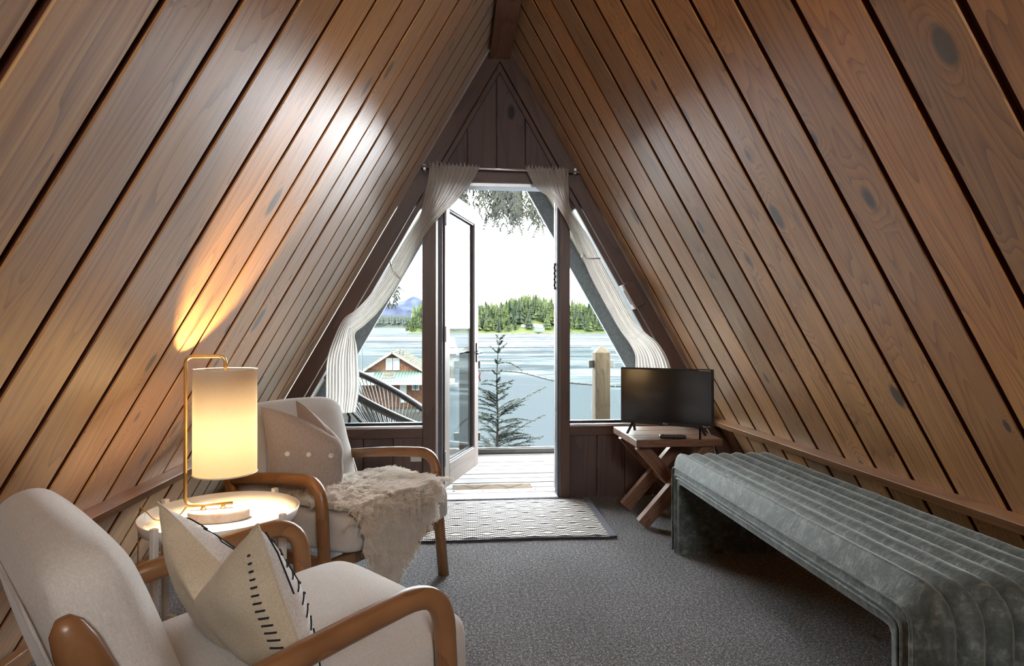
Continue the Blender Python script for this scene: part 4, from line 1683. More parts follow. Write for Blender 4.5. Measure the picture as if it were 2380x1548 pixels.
def armchair(loc, rz, label):
    t = empty('armchair', loc, rz, label, 'armchair', 'pair of wooden armchairs')
    hw = 0.312
    for s in (-1, 1):
        x = s * hw
        mb = MB()
        pts = rounded_path([(x, 0.0, 0.0), (x, -0.030, 0.27), (x, -0.045, 0.530), (x, -0.30, 0.508), (x, -0.565, 0.472)], 0.10, 9)
        oval_tube(mb, pts, 0.0195, 0.0225)
        fr = mb.build('arm', M['chair_wood'], t, smooth=True)
        mb = MB()
        xb = s * 0.309
        pts = [Vector((xb, -0.70, 0.0)), Vector((xb, -0.60, 0.16)), Vector((xb, -0.545, 0.30)), Vector((xb, -0.597, 0.45)), Vector((xb, -0.674, 0.632)), Vector((xb, -0.685, 0.662)), Vector((xb, -0.689, 0.676))]
        pts = smooth_path(pts[:5], 5) + pts[5:]
        n = 12
        m = len(pts)
        vs = []
        for i, p in enumerate(pts):
            tt = (pts[min(i + 1, m - 1)] - pts[max(i - 1, 0)]).normalized()
            u = tt.cross(Vector((1, 0, 0))).normalized()
            k_ = 1.0 if i < m - 2 else (0.75 if i == m - 2 else 0.35)
            for k in range(n):
                a = 2 * PI * k / n
                vs.append(p + Vector((1, 0, 0)) * (math.cos(a) * 0.019 * k_) + u * (math.sin(a) * 0.027 * k_))
        fs = [(i * n + k, i * n + (k + 1) % n, (i + 1) * n + (k + 1) % n, (i + 1) * n + k) for i in range(m - 1) for k in range(n)]
        fs += [tuple(range(n - 1, -1, -1)), tuple((m - 1) * n + k for k in range(n))]
        mb.add(vs, fs)
        pst = mb.build('rear_leg', M['chair_wood'], t, smooth=True)
        pl = MB().lathe([(0.0085, -0.001), (0.0085, 0.001), (0.007, 0.0022), (0.0, 0.0022)], 14)
        po = pl.build('wood_plug', M['beam'], pst)
        po.matrix_local = Matrix.Translation((xb + s * 0.0185, -0.646, 0.565)) @ Matrix.Rotation(s * PI / 2, 4, 'Y')
        MB().bar((x, -0.035, 0.235), (s * 0.297, -0.565, 0.215), 0.020, 0.045).build('side_rail', M['chair_wood'], t, bevel=0.004)
    MB().bar((-hw, -0.030, 0.225), (hw, -0.030, 0.225), 0.022, 0.045).build('front_rail', M['chair_wood'], t, bevel=0.004)
    MB().bar((-0.29, -0.565, 0.225), (0.29, -0.565, 0.225), 0.022, 0.045).build('rear_rail', M['chair_wood'], t, bevel=0.004)
    soft_box('seat_cushion', M['chair_fabric'], t, 0.575, 0.62, 0.155, 0.038, (0, -0.235, 0.326), math.radians(3.5), 0.022)
    soft_box('backrest', M['chair_fabric'], t, 0.578, 0.135, 0.470, 0.064, (0, -0.595, 0.518), math.radians(18.5), 0.016)
    # piped seam round the rear panel of the backrest
    mb = MB()
    R_ = Matrix.Translation((0, -0.595, 0.518)) @ Matrix.Rotation(math.radians(18.5), 4, 'X')
    for s in (-1, 1):
        rp = rounded_path([(s * 0.266, -0.028, -0.20), (s * 0.266, -0.028, 0.198), (-s * 0.01, -0.030, 0.226)], 0.045, 6)
    lp = rounded_path([(-0.245, -0.069, -0.19), (-0.245, -0.070, 0.185), (0.245, -0.070, 0.185), (0.245, -0.069, -0.19)], 0.05, 6)
    mb.tube([R_ @ p for p in lp], 0.0028, 6)
    mb.build('seam', M['back_seam'], t, smooth=True)
    return t


CH2 = math.radians(-38) - PI / 2
chair_far = armchair((-0.25, 2.40, 0), CH2, 'light grey wooden armchair with sheepskin over its seat, by left window')
CH1 = math.radians(41) - PI / 2
chair_near = armchair((-0.20, 1.53, 0), CH1, 'light grey wooden armchair holding the cream patterned pillow, back turned to view')

# ---- pillows: two wings folded about a middle line, top edge pushed in
def pillow(name, chair_m, label, P0, dr, dl, L_, zb, H, dip, T, leany, mat_back, mat_front, sharp=1.2, tilt=0.0):
    """dr / dl: directions of the wings in the chair's plan; returns the Empty with two halves as parts"""
    t = empty(name, label=label, cat='pillow')
    t.matrix_world = chair_m
    n = 34
    P0, dr, dl = Vector((*P0, 0)), Vector((*dr, 0)).normalized(), Vector((*dl, 0)).normalized()

    def frame(u):
        a = math.sqrt(u * u + 0.02) - 0.14
        d = dr if u > 0 else dl
        blend = min(1, abs(u) / 0.22)
        mid = (dr + dl)
        q = P0 + (dr * max(u, 0) + dl * max(-u, 0)) * L_ * (a / max(abs(u), 1e-6) if abs(u) > 1e-6 else 0)
        # outward normal, towards the front of the chair
        tr = Vector((dr.x, dr.y, 0))
        tl = Vector((-dl.x, -dl.y, 0))
        tt = tl.lerp(tr, 0.5 + 0.5 * max(-1, min(1, u / 0.25)))
        tt.normalize()
        nr = Vector((-tt.y, tt.x, 0))
        return q, nr

    def surf(u, v, s):
        # u,v in -1..1 ; s = +1 front, -1 back
        pu = 1 - 0.05 * (1 - v * v)
        pv = 1 - 0.05 * (1 - u * u)
        q, nr = frame(u * pu)
        th = T * (max(0, 1 - abs(u) ** 2.4) * max(0, 1 - abs(v) ** 2.4)) ** 0.55
        z = zb + H * (0.5 + 0.5 * v * pv)
        vv = max(0, (v + 0.3) / 1.3)
        z -= dip * vv ** 1.5 * max(0, 1 - abs(u)) ** sharp
        lean = leany * (z - zb)
        z += tilt * u * (0.5 + 0.5 * v)
        wr = 0.006 * mnoise.noise((u * 2.2, v * 2.2, 3.0 + s)) + 0.0035 * math.sin(9 * u + 4 * v) * (1 - u * u) * (1 - v * v)
        p = q + nr * (s * (th + wr * (1 if th > 0.004 else 0)))
        return (p.x, p.y + lean, z)
    parts = []
    for s, mat, nm in ((1, mat_front, 'front_cover'), (-1, mat_back, 'back_cover')):
        mb = MB().grid(lambda a, b: surf(a * 2 - 1, b * 2 - 1, s), n, n, flip=(s < 0))
        o = mb.build(nm, mat, t, smooth=True)
        sb = o.modifiers.new('subdivision', 'SUBSURF')
        sb.levels = sb.render_levels = 1
        parts.append(o)
    mb = MB()
    k = 40
    edge = [surf(-1 + 2 * i / k, 1, 1) for i in range(k + 1)] + [surf(1, 1 - 2 * i / k, 1) for i in range(1, k + 1)] + \
           [surf(1 - 2 * i / k, -1, 1) for i in range(1, k + 1)] + [surf(-1, -1 + 2 * i / k, 1) for i in range(1, k + 1)]
    mb.tube(edge, 0.0022, 5, cap=False)
    mb.build('seam', mat_back, t, smooth=True)
    return t, surf, parts


bpy.context.view_layer.update()
m_near = Matrix.Translation((-0.20, 1.53, 0)) @ Matrix.Rotation(CH1, 4, 'Z')
m_far = Matrix.Translation((-0.25, 2.40, 0)) @ Matrix.Rotation(CH2, 4, 'Z')
p1, surf1, parts1 = pillow('pillow', m_near, 'cream pillow with black stitched chevrons, dented at the top, on the nearer armchair',
                           (0.025, -0.285), (1, 0.02), (-1, -0.10), 0.262, 0.352, 0.350, 0.160, 0.088, -0.36, M['pillow_cream'], M['mudcloth'], tilt=0.022)


def stitches(surf, parent, name, s, items, w=0.0022, lift=0.002):
    """little thread strokes lying on a pillow's surface: (u0,v0,u1,v1)"""
    mb = MB()
    for u0, v0, u1, v1 in items:
        pts = []
        for i in range(4):
            u, v = u0 + (u1 - u0) * i / 3, v0 + (v1 - v0) * i / 3
            p = Vector(surf(u, v, s))
            nn = (Vector(surf(u + 0.01, v, s)) - p).cross(Vector(surf(u, v + 0.01, s)) - p)
            if nn.length > 1e-9:
                nn.normalize()
                # point away from the other side
                q = Vector(surf(u, v, -s))
                if (p - q).dot(nn) < 0:
                    nn = -nn
                p = p + nn * lift
            pts.append(p)
        mb.tube(pts, w, 5)
    o = mb.build(name, M['cloth_dark'], parent)
    o['kind'] = 'stuff'
    return o


items = []
for col in (-0.80, -0.48, -0.16, 0.16, 0.48, 0.80):
    for i in range(12):
        v = 0.86 - i * 0.15
        items.append((col - 0.11, v - 0.075, col, v))
        items.append((col, v, col + 0.11, v - 0.075))
    items.append((col + 0.16, 0.9, col + 0.16, 0.2))
stitches(surf1, parts1[0], 'chevron_stitch', 1, items, 0.0016)
items = [(0.86, 0.72 - i * 0.085, 0.865 + 0.008 * i, 0.725 - i * 0.085 - 0.004 * i) for i in range(17)]
items = [(0.915 - 0.003 * i, 0.72 - i * 0.085, 0.93 + 0.002 * i, 0.725 - i * 0.085) for i in range(17)]
stitches(surf1, parts1[1], 'edge_stitch', -1, items, 0.0019)

p2, surf2, parts2 = pillow('pillow', m_far, 'grey linen pillow with small buttons, folded in a deep vee, on the farther armchair',
                           (0.085, -0.245), (0.72, -0.60), (-0.16, -1.0), 0.285, 0.375, 0.385, 0.115, 0.055, -0.10, M['pillow_grey'], M['pillow_grey'], 1.5)
for u in (0.72, 0.42, 0.14, -0.2):
    p = Vector(surf2(u, 0.10, 1))
    nn = (Vector(surf2(u + 0.01, 0.10, 1)) - p).cross(Vector(surf2(u, 0.11, 1)) - p).normalized()
    if (p - Vector(surf2(u, 0.10, -1))).dot(nn) < 0:
        nn = -nn
    b = MB().lathe([(0.008, 0.0), (0.010, 0.002), (0.010, 0.004), (0.0075, 0.0045), (0.006, 0.003), (0.0, 0.003)], 16).build('button', M['white_plastic'], parts2[0], smooth=True)
    b.matrix_local = Matrix.Translation(p) @ nn.to_track_quat('Z', 'Y').to_matrix().to_4x4()

# ---- sheepskin draped over the farther chair's seat and down its front
fur = empty('sheepskin', label='cream long haired sheepskin draped over the seat of the farther armchair', cat='sheepskin throw')
fur.matrix_world = m_far


def hide(u, v):
    """u across -1..1, v 0 at the back .. 1 at the hanging tip"""
    flat, total = 0.440, 0.690                       # length lying on the seat, whole length
    s = v * total
    if s < flat:
        xl = -0.245 - 0.025 * math.sin(7 * v + 1)
        xr = 0.262 - 0.02 * math.cos(9 * v) - 0.03 * max(0, 0.12 - v) / 0.12
        xl += 0.06 * max(0, 0.10 - v) / 0.10
    else:
        q = (s - flat) / (total - flat)
        xl = -0.215 + 0.36 * q ** 0.85
        xr = 0.275 - 0.085 * q ** 3
    x = xl + (xr - xl) * (u + 1) / 2 + 0.008 * math.sin(17 * v + 3 * u)
    if s < flat:
        y = -0.37 + s
        z = 0.420 + 0.050 * (y + 0.1) * (1 if y < -0.1 else 0.2) + 0.012 * (1 - u * u) + 0.006 * mnoise.noise((u * 2, v * 5, 1))
    else:
        r = 0.045
        d = s - flat
        arc = r * PI / 2
        if d < arc:
            a = d / r
            y = 0.07 + r * math.sin(a)
            z = 0.423 - r * (1 - math.cos(a))
        else:
            y = 0.07 + r + 0.03 * (d - arc)
            z = 0.423 - r - (d - arc)
    return Vector((x, y, z))


NU, NV = 22, 40
mb = MB().grid(lambda a, b: hide(a * 2 - 1, b), NU, NV)
hd_ = mb.build('hide', M['wool'], fur, smooth=True)
so = hd_.modifiers.new('solidify', 'SOLIDIFY')
so.thickness = 0.006
so.offset = 1
rf_ = random.Random(12)
pts_, sizes, rad = [], [], []
for lock in range(2300):
    u, v = rf_.uniform(-1, 1), rf_.random() ** 0.85
    c0 = hide(u, v)
    du = (hide(min(u + 0.02, 1.0), v) - hide(max(u - 0.02, -1.0), v)).normalized()
    dv = (hide(u, min(v + 0.01, 1)) - hide(u, max(v - 0.01, 0))).normalized()
    nn = du.cross(dv).normalized()
    if nn.z < -0.2 or (nn.y < 0 and v > 0.62):
        nn = -nn
    lean = dv * rf_.uniform(0.5, 1.1) + du * (rf_.uniform(-0.5, 0.5) + 0.7 * u * abs(u)) - Vector((0, 0, 0.25))
    L_ = rf_.uniform(0.046, 0.082) * (1.15 if v > 0.6 else 1.0)
    curl = rf_.uniform(0.004, 0.010)
    ph = rf_.uniform(0, 6.28)
    tip = c0 + nn * L_ * 0.50 + lean * L_ * 0.66
    for h in range(9):
        uu, vv = u + rf_.gauss(0, 0.035), v + rf_.gauss(0, 0.013)
        if not (-1.02 < uu < 1.02 and 0 <= vv <= 1):
            continue
        r0 = hide(max(-1, min(1, uu)), vv)
        tp = tip + Vector((rf_.gauss(0, 0.004), rf_.gauss(0, 0.004), rf_.gauss(0, 0.003)))
        mid = r0 + nn * L_ * 0.40
        for i in range(7):
            t = i / 6
            p = r0 * (1 - t) ** 2 + mid * 2 * t * (1 - t) + tp * t * t
            a = ph + t * 11
            p = p + (du * math.cos(a) + nn * math.sin(a)) * curl * t
            pts_ += [p.x, p.y, p.z]
            rad.append(0.0013 * (1 - 0.6 * t))
        sizes.append(7)
hc = bpy.data.hair_curves.new('wool')
hc.add_curves(sizes)
hc.attributes['position'].data.foreach_set('vector', pts_)
ra = hc.attributes.get('radius') or hc.attributes.new('radius', 'FLOAT', 'POINT')
ra.data.foreach_set('value', rad)
hc.materials.append(M['wool'])
ho = bpy.data.objects.new('wool', hc)
link(ho, fur)
ho['kind'] = 'stuff'

# ---- round tray table
TX, TY, TZ = -0.735, 1.965, 0.5
tt_ = empty('tray_table', (TX, TY, 0), math.radians(20), 'round white metal tray table between the two armchairs, lamp on it', 'side table')
MB().lathe([(0.0, TZ - 0.034), (0.205, TZ - 0.034), (0.216, TZ - 0.030), (0.226, TZ - 0.002), (0.2285, TZ), (0.231, TZ - 0.002), (0.221, TZ - 0.034), (0.212, TZ - 0.040), (0.0, TZ - 0.040)], 64).build('tray', M['white_metal'], tt_, smooth=True)
for k in range(4):
    a = PI / 4 + k * PI / 2
    x, y = math.cos(a) * 0.236, math.sin(a) * 0.236
    MB().box((-0.009, -0.009, 0), (0.009, 0.009, TZ + 0.012)).build('leg', M['white_metal'], tt_, bevel=0.003, loc=(x, y, 0), rz=a)
for a in (PI / 4, 3 * PI / 4):
    MB().bar((math.cos(a) * 0.228, math.sin(a) * 0.228, 0.13), (-math.cos(a) * 0.228, -math.sin(a) * 0.228, 0.13), 0.014, 0.014).build('stretcher', M['white_metal'], tt_, bevel=0.002)

# ---- table lamp
LZ = TZ - 0.034
lp_ = empty('table_lamp', (-0.745, 1.972, LZ), math.radians(10), 'lit brass table lamp with cream drum shade on an oval marble base', 'lamp')
MB().lathe([(0.0, 0.0), (0.93, 0.0), (1.0, 0.006), (1.0, 0.030), (0.95, 0.036), (0.0, 0.036)], 40, sx=0.090, sy=0.046).build('marble_base', M['marble'], lp_, smooth=False, bevel=0.003)
rod_z = 0.052
pole = rounded_path([(0.040, 0.0, rod_z), (-0.096, 0.0, rod_z), (-0.096, 0.0, 0.515), (0.018, 0.0, 0.515), (0.018, 0.0, 0.470)], 0.026, 8)
MB().tube(pole, 0.0055, 12).build('brass_pole', M['brass'], lp_, smooth=True)
for x in (-0.045, 0.012):
    MB().lathe([(0.009, 0.036), (0.009, 0.040), (0.0065, 0.042), (0.0065, 0.047), (0.0075, 0.049)], 14, (x, 0, 0)).build('stud', M['brass'], lp_)
SH0, SH1, SR = 0.148, 0.474, 0.093
scx = 0.018
MB().lathe([(SR, SH0), (SR, SH1), (SR - 0.002, SH1), (SR - 0.002, SH0)], 56, (scx, 0, 0), cap=False).build('lamp_shade', M['shade'], lp_, smooth=True)
for z in (SH0, SH1):
    MB().tube([(scx + math.cos(2 * PI * i / 48) * SR, math.sin(2 * PI * i / 48) * SR, z) for i in range(49)], 0.0022, 6, cap=False).build('shade_rim', M['white_metal'], lp_, smooth=True)
sp = MB()
for a in (0.3, 0.3 + 2 * PI / 3, 0.3 + 4 * PI / 3):
    sp.tube([(scx, 0, SH1 - 0.02), (scx + math.cos(a) * (SR - 0.002), math.sin(a) * (SR - 0.002), SH1 - 0.004)], 0.0015, 5)
sp.build('shade_spider', M['brass'], lp_)
MB().lathe([(0.014, SH1 - 0.10), (0.016, SH1 - 0.09), (0.016, SH1 - 0.03), (0.006, SH1 - 0.02)], 16, (scx, 0, 0)).build('lamp_holder', M['brass'], lp_, smooth=True)
# the bulb's light
kb_ = N('warm_glowing_bulb')
em = kb_.n('ShaderNodeEmission')
em.inputs[0].default_value = (1.0, 0.70, 0.36, 1)
em.inputs[1].default_value = 880
kb_.l(em.outputs[0], kb_.out.inputs['Surface'])
MB().lathe([(0.008, 0.125), (0.012, 0.11), (0.028, 0.085), (0.034, 0.06), (0.03, 0.035), (0.016, 0.018), (0.0, 0.012)], 20, (scx, 0, SH1 - 0.24)).build('bulb', kb_.m, lp_, smooth=True)
cd = smooth_path([(-0.094, 0.006, rod_z - 0.004), (-0.118, 0.02, 0.018), (-0.150, 0.03, 0.006), (-0.185, 0.02, 0.010), (-0.222, 0.035, 0.040), (-0.236, 0.045, 0.02), (-0.245, 0.06, -0.2), (-0.25, 0.08, -0.455)], 6)
MB().tube(cd, 0.0022, 6).build('cord', M['brass'], lp_, smooth=True)

# ---- green-grey channelled bench: inverted U, seven padded channels running over both ends
BX0, BX1, BY0, BY1, BH, BT = 1.047, 1.540, 1.262, 2.890, 0.452, 0.112
bn = empty('upholstered_bench', ((BX0 + BX1) / 2, (BY0 + BY1) / 2, 0), 0, 'long green grey velvet bench with padded channels running over both ends', 'bench')
hl, hwid = (BY1 - BY0) / 2, (BX1 - BX0) / 2
R1 = 0.085
outer = rounded_path([(0, -hl, 0.004), (0, -hl, BH), (0, hl, BH), (0, hl, 0.004)], R1, 10)
# resample to even spacing
def resample(pts, n):
    L_ = [0]
    for a, b in zip(pts, pts[1:]):
        L_.append(L_[-1] + (b - a).length)
    out = []
    for i in range(n):
        s = L_[-1] * i / (n - 1)
        j = 0
        while j < len(L_) - 2 and L_[j + 1] < s:
            j += 1
        q = (s - L_[j]) / max(L_[j + 1] - L_[j], 1e-9)
        out.append(pts[j].lerp(pts[j + 1], q))
    return out


op = resample(outer, 110)
norms = []
for i, p in enumerate(op):
    t = (op[min(i + 1, len(op) - 1)] - op[max(i - 1, 0)]).normalized()
    norms.append(Vector((0, -t.z, t.y)) if True else None)
nch = 7
cw = 2 * hwid / nch
for c in range(nch):
    x0 = -hwid + c * cw
    x1 = x0 + cw

    def fn(u, v, x0=x0, x1=x1, c=c):
        i = min(int(u * (len(op) - 1) + 0.5), len(op) - 1)
        p, nn = op[i], norms[i]
        a = v * PI
        edge = 0.0
        if c == 0:
            edge = 0.045 * max(0.0, math.cos(a)) ** 2.0
        if c == nch - 1:
            edge = 0.045 * max(0.0, -math.cos(a)) ** 2.0
        h = 0.024 * (math.sin(a) ** 0.6) - edge
        h += 0.0025 * mnoise.noise((i * 0.22, c * 3.1 + v * 1.5, 0)) * math.sin(a)
        x = x0 + (x1 - x0) * v
        q = p + nn * h
        return (x, q.y, q.z)
    mb = MB().grid(fn, 110, 13)
    mb.build('channel', M['velvet'], bn, smooth=True)
# inner carcass with the side bands
inner = rounded_path([(0, -hl + BT, 0.0), (0, -hl + BT, BH - BT), (0, hl - BT, BH - BT), (0, hl - BT, 0.0)], 0.02, 5)
ip = resample(inner, 110)
mb = MB()
mb.grid(lambda u, v: (-hwid + 0.004 + (2 * hwid - 0.008) * v, ip[int(u * 109 + 0.5)].y, ip[int(u * 109 + 0.5)].z), 110, 2)
for s in (-1, 1):
    def side(u, v, s=s):
        i = int(u * 109 + 0.5)
        a = op[i] - norms[i] * 0.040
        q = a.lerp(ip[i], v)
        bul = 0.006 * math.sin(PI * v) ** 0.6
        return (s * (hwid - 0.004 + bul), q.y, q.z)
    mb.grid(side, 110, 9)
mb.build('frame', M['velvet'], bn, smooth=True)
for s in (-1, 1):
    for q in (0.02, 0.42, 0.62):
        pts = []
        for i in range(110):
            a = op[i] - norms[i] * 0.040
            p = a.lerp(ip[i], q)
            pts.append(Vector((s * (hwid + 0.003), p.y, p.z)))
        MB().tube(pts, 0.0042, 6).build('piping', M['velvet'], bn, smooth=True)

# ---- rustic X-leg side table
XT = empty('side_table', (1.188, 3.365, 0), 0, 'rustic brown wooden side table with crossed legs under the television', 'side table')
tz = 0.487
mb = MB()
xa, xb, ya, yb = -0.238, 0.238, -0.240, 0.240
for i in range(3):
    y0 = ya + i * 0.16
    mb = MB().box((xa, -0.0795, tz - 0.040), (xb, 0.0795, tz)).build('top_board', M['table_wood'], XT, bevel=0.004)
    mb.location = (0, y0 + 0.08, 0)


def beam_part(name, p, q, w, h, parent, mat):
    """bar as an object whose local x runs along it"""
    p, q = Vector(p), Vector(q)
    L_ = (q - p).length
    o = MB().box((0, -w / 2, -h / 2), (L_, w / 2, h / 2)).build(name, mat, parent, bevel=0.003)
    x = (q - p).normalized()
    y = Vector((0, 1, 0))
    z = x.cross(y).normalized()
    o.matrix_local = Matrix((x, y, z)).transposed().to_4x4()
    o.location = p
    return o


for y in (-0.150, 0.185):
    beam_part('leg', (-0.190, y - 0.026, 0.022), (0.185, y - 0.026, 0.440), 0.050, 0.066, XT, M['table_wood'])
    beam_part('leg', (0.190, y + 0.026, 0.022), (-0.185, y + 0.026, 0.440), 0.050, 0.066, XT, M['table_wood'])
beam_part('stretcher', (0.0, -0.16, 0.245), (0.0, -0.159, 0.245), 0.02, 0.02, XT, M['table_wood']) if False else None
so_ = MB().bar((0, -0.125, 0.232), (0, 0.19, 0.232), 0.045, 0.045).build('stretcher', M['table_wood'], XT, bevel=0.003)

# ---- television
tv = empty('television', (1.158, 3.262, tz), math.radians(-34.5), 'small black flat television standing on the rustic side table', 'television')
tw_, th_ = 0.515, 0.318
z0 = 0.056
MB().box((-tw_ / 2, -0.012, z0), (tw_ / 2, 0.012, z0 + th_)).build('bezel', M['black_plastic'], tv, bevel=0.004)
MB().box((-tw_ / 2 + 0.010, -0.0135, z0 + 0.020), (tw_ / 2 - 0.010, -0.0115, z0 + th_ - 0.010)).build('screen', M['screen'], tv)
MB().box((-tw_ * 0.32, 0.010, z0 + 0.02), (tw_ * 0.32, 0.048, z0 + th_ * 0.62)).build('rear_housing', M['black_plastic'], tv, bevel=0.012)
for s in (-1, 1):
    f = MB()
    f.bar((s * 0.185, 0.0, z0 + 0.012), (s * 0.200, -0.070, 0.006), 0.014, 0.009)
    f.bar((s * 0.185, 0.0, z0 + 0.012), (s * 0.200, 0.070, 0.006), 0.014, 0.009)
    f.build('foot', M['black_plastic'], tv, bevel=0.002)


def text(body, size, mat, parent, loc, rot, name):
    cu = bpy.data.curves.new(name, 'FONT')
    cu.body = body
    cu.size = size
    cu.align_x = 'CENTER'
    cu.extrude = 0.0003
    ob = bpy.data.objects.new(name, cu)
    C.objects.link(ob)
    dg = bpy.context.evaluated_depsgraph_get()
    dg.update()
    me = bpy.data.meshes.new_from_object(ob.evaluated_get(dg))
    bpy.data.objects.remove(ob)
    me.materials.clear()
    me.materials.append(mat)
    o = bpy.data.objects.new(name, me)
    link(o, parent)
    o.location = loc
    o.rotation_euler = rot
    return o


text('RCA', 0.013, M['white_plastic'], tv, (0.0, -0.0135, z0 + 0.006), (PI / 2, 0, 0), 'lettering')
text('Roku TV', 0.011, M['white_plastic'], tv, (tw_ / 2 - 0.034, -0.0135, z0 + 0.006), (PI / 2, 0, 0), 'lettering')
MB().box((tw_ / 2 - 0.075, -0.0138, z0 + th_ - 0.009), (tw_ / 2 - 0.015, -0.0128, z0 + th_ - 0.005)).build('sticker', M['alu'], tv)

rc = empty('remote_control', (1.165, 3.175, tz), math.radians(-12), 'black remote control lying on the side table before the television', 'remote control')
MB().box((-0.070, -0.019, 0.001), (0.070, 0.019, 0.018)).build('body', M['black_plastic'], rc, bevel=0.006)
for i in range(6):
    for j in (-1, 1):
        MB().box((-0.055 + i * 0.019, j * 0.008 - 0.005, 0.0175), (-0.045 + i * 0.019, j * 0.008 + 0.005, 0.0195)).build('button', M['brown_plastic'], rc)

wc = empty('power_cord', (0, 0, 0), label='thin pale cord dropping from the television behind the side table', cat='cord')
MB().tube(smooth_path([(1.33, 3.27, 0.60), (1.42, 3.30, 0.50), (1.452, 3.31, 0.42), (1.50, 3.33, 0.26), (1.56, 3.38, 0.10), (1.60, 3.48, 0.008)], 6), 0.003, 6).build('cable', M['white_plastic'], wc, smooth=True)

# ---- woven rug by the door
rg = empty('woven_rug', (0.20, 3.42, 0), math.radians(-1.2), 'black and cream woven rug with navy bound ends inside the door', 'rug')
rxh, ryh = 0.61, 0.365


def rug_top(u, v):
    x = (u * 2 - 1) * rxh
    y = (v * 2 - 1) * ryh
    e = min(1, min(u, 1 - u, v, 1 - v) * 60)
    return (x, y + 0.006 * math.sin(7 * x) * (1 if v < 0.02 else 0.3), 0.002 + 0.009 * e + 0.0015 * mnoise.noise((x * 6, y * 6, 0)))


MB().grid(rug_top, 80, 40).build('weave', M['rug'], rg, smooth=True)
for s in (-1, 1):
    MB().box((s * rxh - 0.020, -ryh - 0.008, 0.001), (s * rxh + 0.020, ryh + 0.008, 0.015)).build('end_binding', M['rug_edge'], rg, bevel=0.005)
for s in (-1, 1):
    MB().tube([(-rxh + 2 * rxh * i / 60, s * (ryh + 0.001) + 0.0025 * math.sin(i * 2.6) + (0.006 * math.sin(7 * (-rxh + 2 * rxh * i / 60)) if s < 0 else 0), 0.007) for i in range(61)], 0.006, 6).build('edge_cord', M['rug_edge'], rg, smooth=True)

# ---- curtains and their rod
rod = empty('curtain_rod', (0, 0, 0), label='thin pale curtain rod across the head of the door', cat='curtain rod')
MB().tube([(-0.235, 3.755, 2.088), (0.775, 3.755, 2.076)], 0.0075, 12).build('rod', M['alu'], rod, smooth=True)
for x in (-0.20, 0.745):
    MB().box((x - 0.008, 3.752, 2.065), (x + 0.008, YW, 2.100)).build('bracket', M['alu'], rod, bevel=0.002)

LC = [(-0.172, 2.108, 0.142, 2.100), (-0.170, 2.086, 0.135, 2.076), (-0.18, 2.001, 0.098, 2.008), (-0.209, 1.868, 0.013, 1.899), (-0.229, 1.77, -0.111, 1.772), (-0.274, 1.69, -0.195, 1.665),
      (-0.326, 1.61, -0.262, 1.545), (-0.407, 1.466, -0.345, 1.385), (-0.526, 1.294, -0.455, 1.215), (-0.612, 1.200, -0.548, 1.115), (-0.685, 1.144, -0.616, 1.055),
      (-0.744, 1.024, -0.606, 0.980), (-0.785, 0.888, -0.596, 0.888), (-0.792, 0.68, -0.592, 0.728), (-0.792, 0.56, -0.615, 0.575)]
RC = [(0.424, 2.104, 0.708, 2.096), (0.431, 2.080, 0.700, 2.066), (0.496, 1.969, 0.703, 1.946), (0.572, 1.916, 0.705, 1.887), (0.640, 1.839, 0.725, 1.815), (0.690, 1.754, 0.774, 1.745),
      (0.735, 1.655, 0.825, 1.675), (0.795, 1.525, 0.901, 1.530), (0.850, 1.392, 0.967, 1.405), (1.010, 1.105, 1.105, 1.150), (1.085, 1.000, 1.185, 1.065), (1.125, 0.925, 1.280, 0.985),
      (1.130, 0.85, 1.350, 0.855), (1.138, 0.632, 1.395, 0.632), (1.138, 0.52, 1.400, 0.52)]


def cat(a, b, c, d, t):
    return 0.5 * ((2 * b) + (c - a) * t + (2 * a - 5 * b + 4 * c - d) * t * t + (3 * b - a - 3 * c + d) * t ** 3)


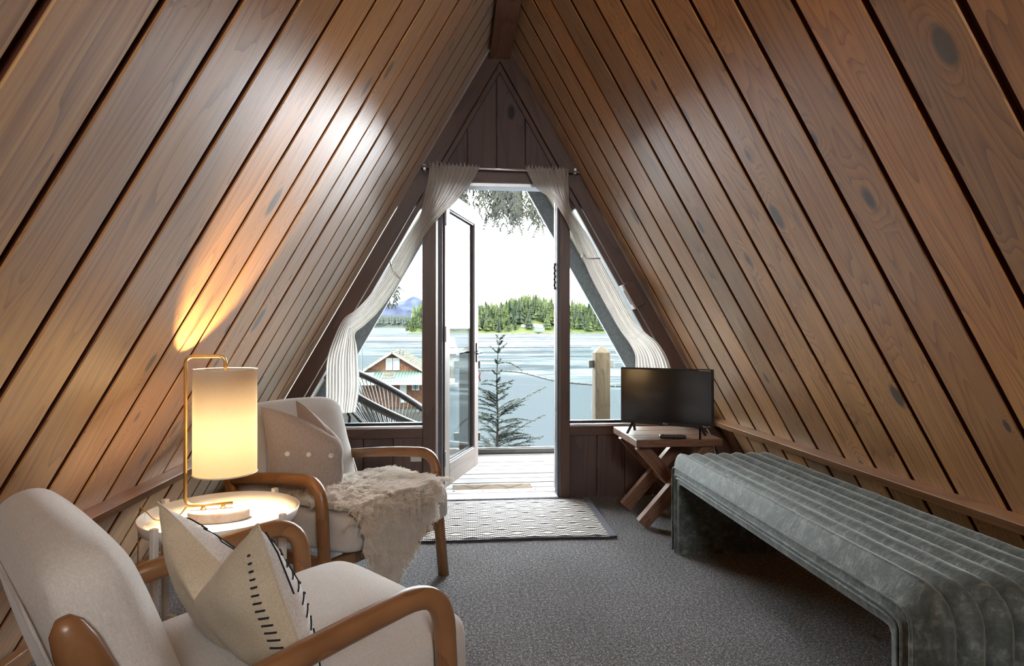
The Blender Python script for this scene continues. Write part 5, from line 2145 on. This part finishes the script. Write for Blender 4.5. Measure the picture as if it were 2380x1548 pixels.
def curtain(name, rows, label, flip):
    e = empty(name, (0, 0, 0), label=label, cat='curtain', group='pair of sheer door curtains')
    n = len(rows)

    def fn(u, v):
        f = v * (n - 1)
        i = min(int(f), n - 2)
        t = f - i
        r = [cat(rows[max(i - 1, 0)][k], rows[i][k], rows[i + 1][k], rows[min(i + 2, n - 1)][k], t) for k in range(4)]
        x = r[0] + (r[2] - r[0]) * u
        z = r[1] + (r[3] - r[1]) * u
        w = math.hypot(r[2] - r[0], r[3] - r[1])
        nf = 11 if f < 5 else 6
        amp = min(0.016, w * 0.07) * (1.0 if f < 10 else 0.8)
        ph = 2.2 * mnoise.noise((u * 3, v * 2, 5))
        a = 2 * PI * (u * 11 + 0.17 * ph)
        y = 3.750 + amp * math.sin(a) * (0.6 + 0.5 * mnoise.noise((u * 7, 1, 2)))
        if f < 1.0:
            ruf = 1 - f
            z += 0.011 * ruf * math.sin(2 * PI * u * 13 + 1)
            y += 0.010 * ruf * math.sin(2 * PI * u * 17)
        if f > 0.6 and f < 1.6:
            y -= 0.004
        y -= 0.018 * math.sin(PI * min(1, max(0, (f - 6) / 8)))
        # slack belly between the gather points
        z -= 0.012 * math.sin(PI * u) * (1 if 5 < f < 10 else 0)
        return (x, y, z)
    mb = MB().grid(fn, 90, 110)
    mb.build('panel', M['sheer'], e, smooth=True)
    i = 7
    xm, zm = (rows[i][0] * 0.75 + rows[i][2] * 0.25), (rows[i][1] * 0.75 + rows[i][3] * 0.25)
    hk = MB().tube(smooth_path([(rows[i][0] - 0.00, 3.80, rows[i][1] + 0.02), (rows[i][0] + 0.00, 3.738, rows[i][1] + 0.03), (xm, 3.722, zm), (rows[i][2], 3.735, rows[i][3])], 5), 0.004, 8)
    hk.build('holdback', M['alu'], e, smooth=True)
    return e


curtain('sheer_curtain', LC, 'sheer cream curtain swept along the left slope and hanging behind the farther armchair', 1)
curtain('sheer_curtain', RC, 'sheer cream curtain swept along the right slope, ending behind the television', -1)

# ---- small things on the gable
e_, yv_, nv_ = UP[1]
sx_ = empty('wall_sensor', (1.118, 3.79, 1.305), label='small brown box with pale front fixed to the right rake trim', cat='wall box')
along = Vector((e_.x, 0, e_.z))
up_ = Vector((nv_.x, 0, nv_.z))
def slab(c0, la, lb, y0, y1, mat, nm, bev):
    c0 = Vector(c0)
    o = MB().bar(c0 - along * la + Vector((0, (y0 + y1) / 2, 0)), c0 + along * la + Vector((0, (y0 + y1) / 2, 0)), abs(y1 - y0), lb, up=up_).build(nm, mat, sx_, bevel=bev)
    return o


slab((0, 0, 0), 0.084, 0.066, -0.080, 0.010, M['brown_plastic'], 'housing', 0.004)
slab(up_ * 0.039, 0.086, 0.014, -0.070, 0.006, M['white_plastic'], 'front_plate', 0.003)
slab(up_ * 0.046, 0.050, 0.004, -0.058, -0.046, M['black_plastic'], 'slot', 0.001)

ol = empty('outlet_plate', (-0.256, YW, 0.288), label='white blank outlet plate on dark boards left of the door', cat='outlet')
MB().box((-0.035, -0.008, -0.038), (0.035, 0.0, 0.038)).build('plate', M['white_plastic'], ol, bevel=0.003)
for z in (-0.018, 0.018):
    MB().lathe([(0.003, -0.0005), (0.003, 0.001), (0, 0.001)], 10).build('screw', M['alu'], ol).matrix_local = Matrix.Translation((0, -0.0082, z)) @ Matrix.Rotation(PI / 2, 4, 'X')

dc = empty('door_chain', (0.628, YW + 0.02, 1.50), label='short beaded door chain hanging on the right jamb', cat='chain')
for i in range(9):
    MB().lathe([(0.0, -0.012), (0.006, -0.008), (0.007, 0.0), (0.006, 0.008), (0.0, 0.012)], 8, (0.002 * (-1) ** i, 0, -i * 0.019)).build('link', M['black_metal'], dc, smooth=True)
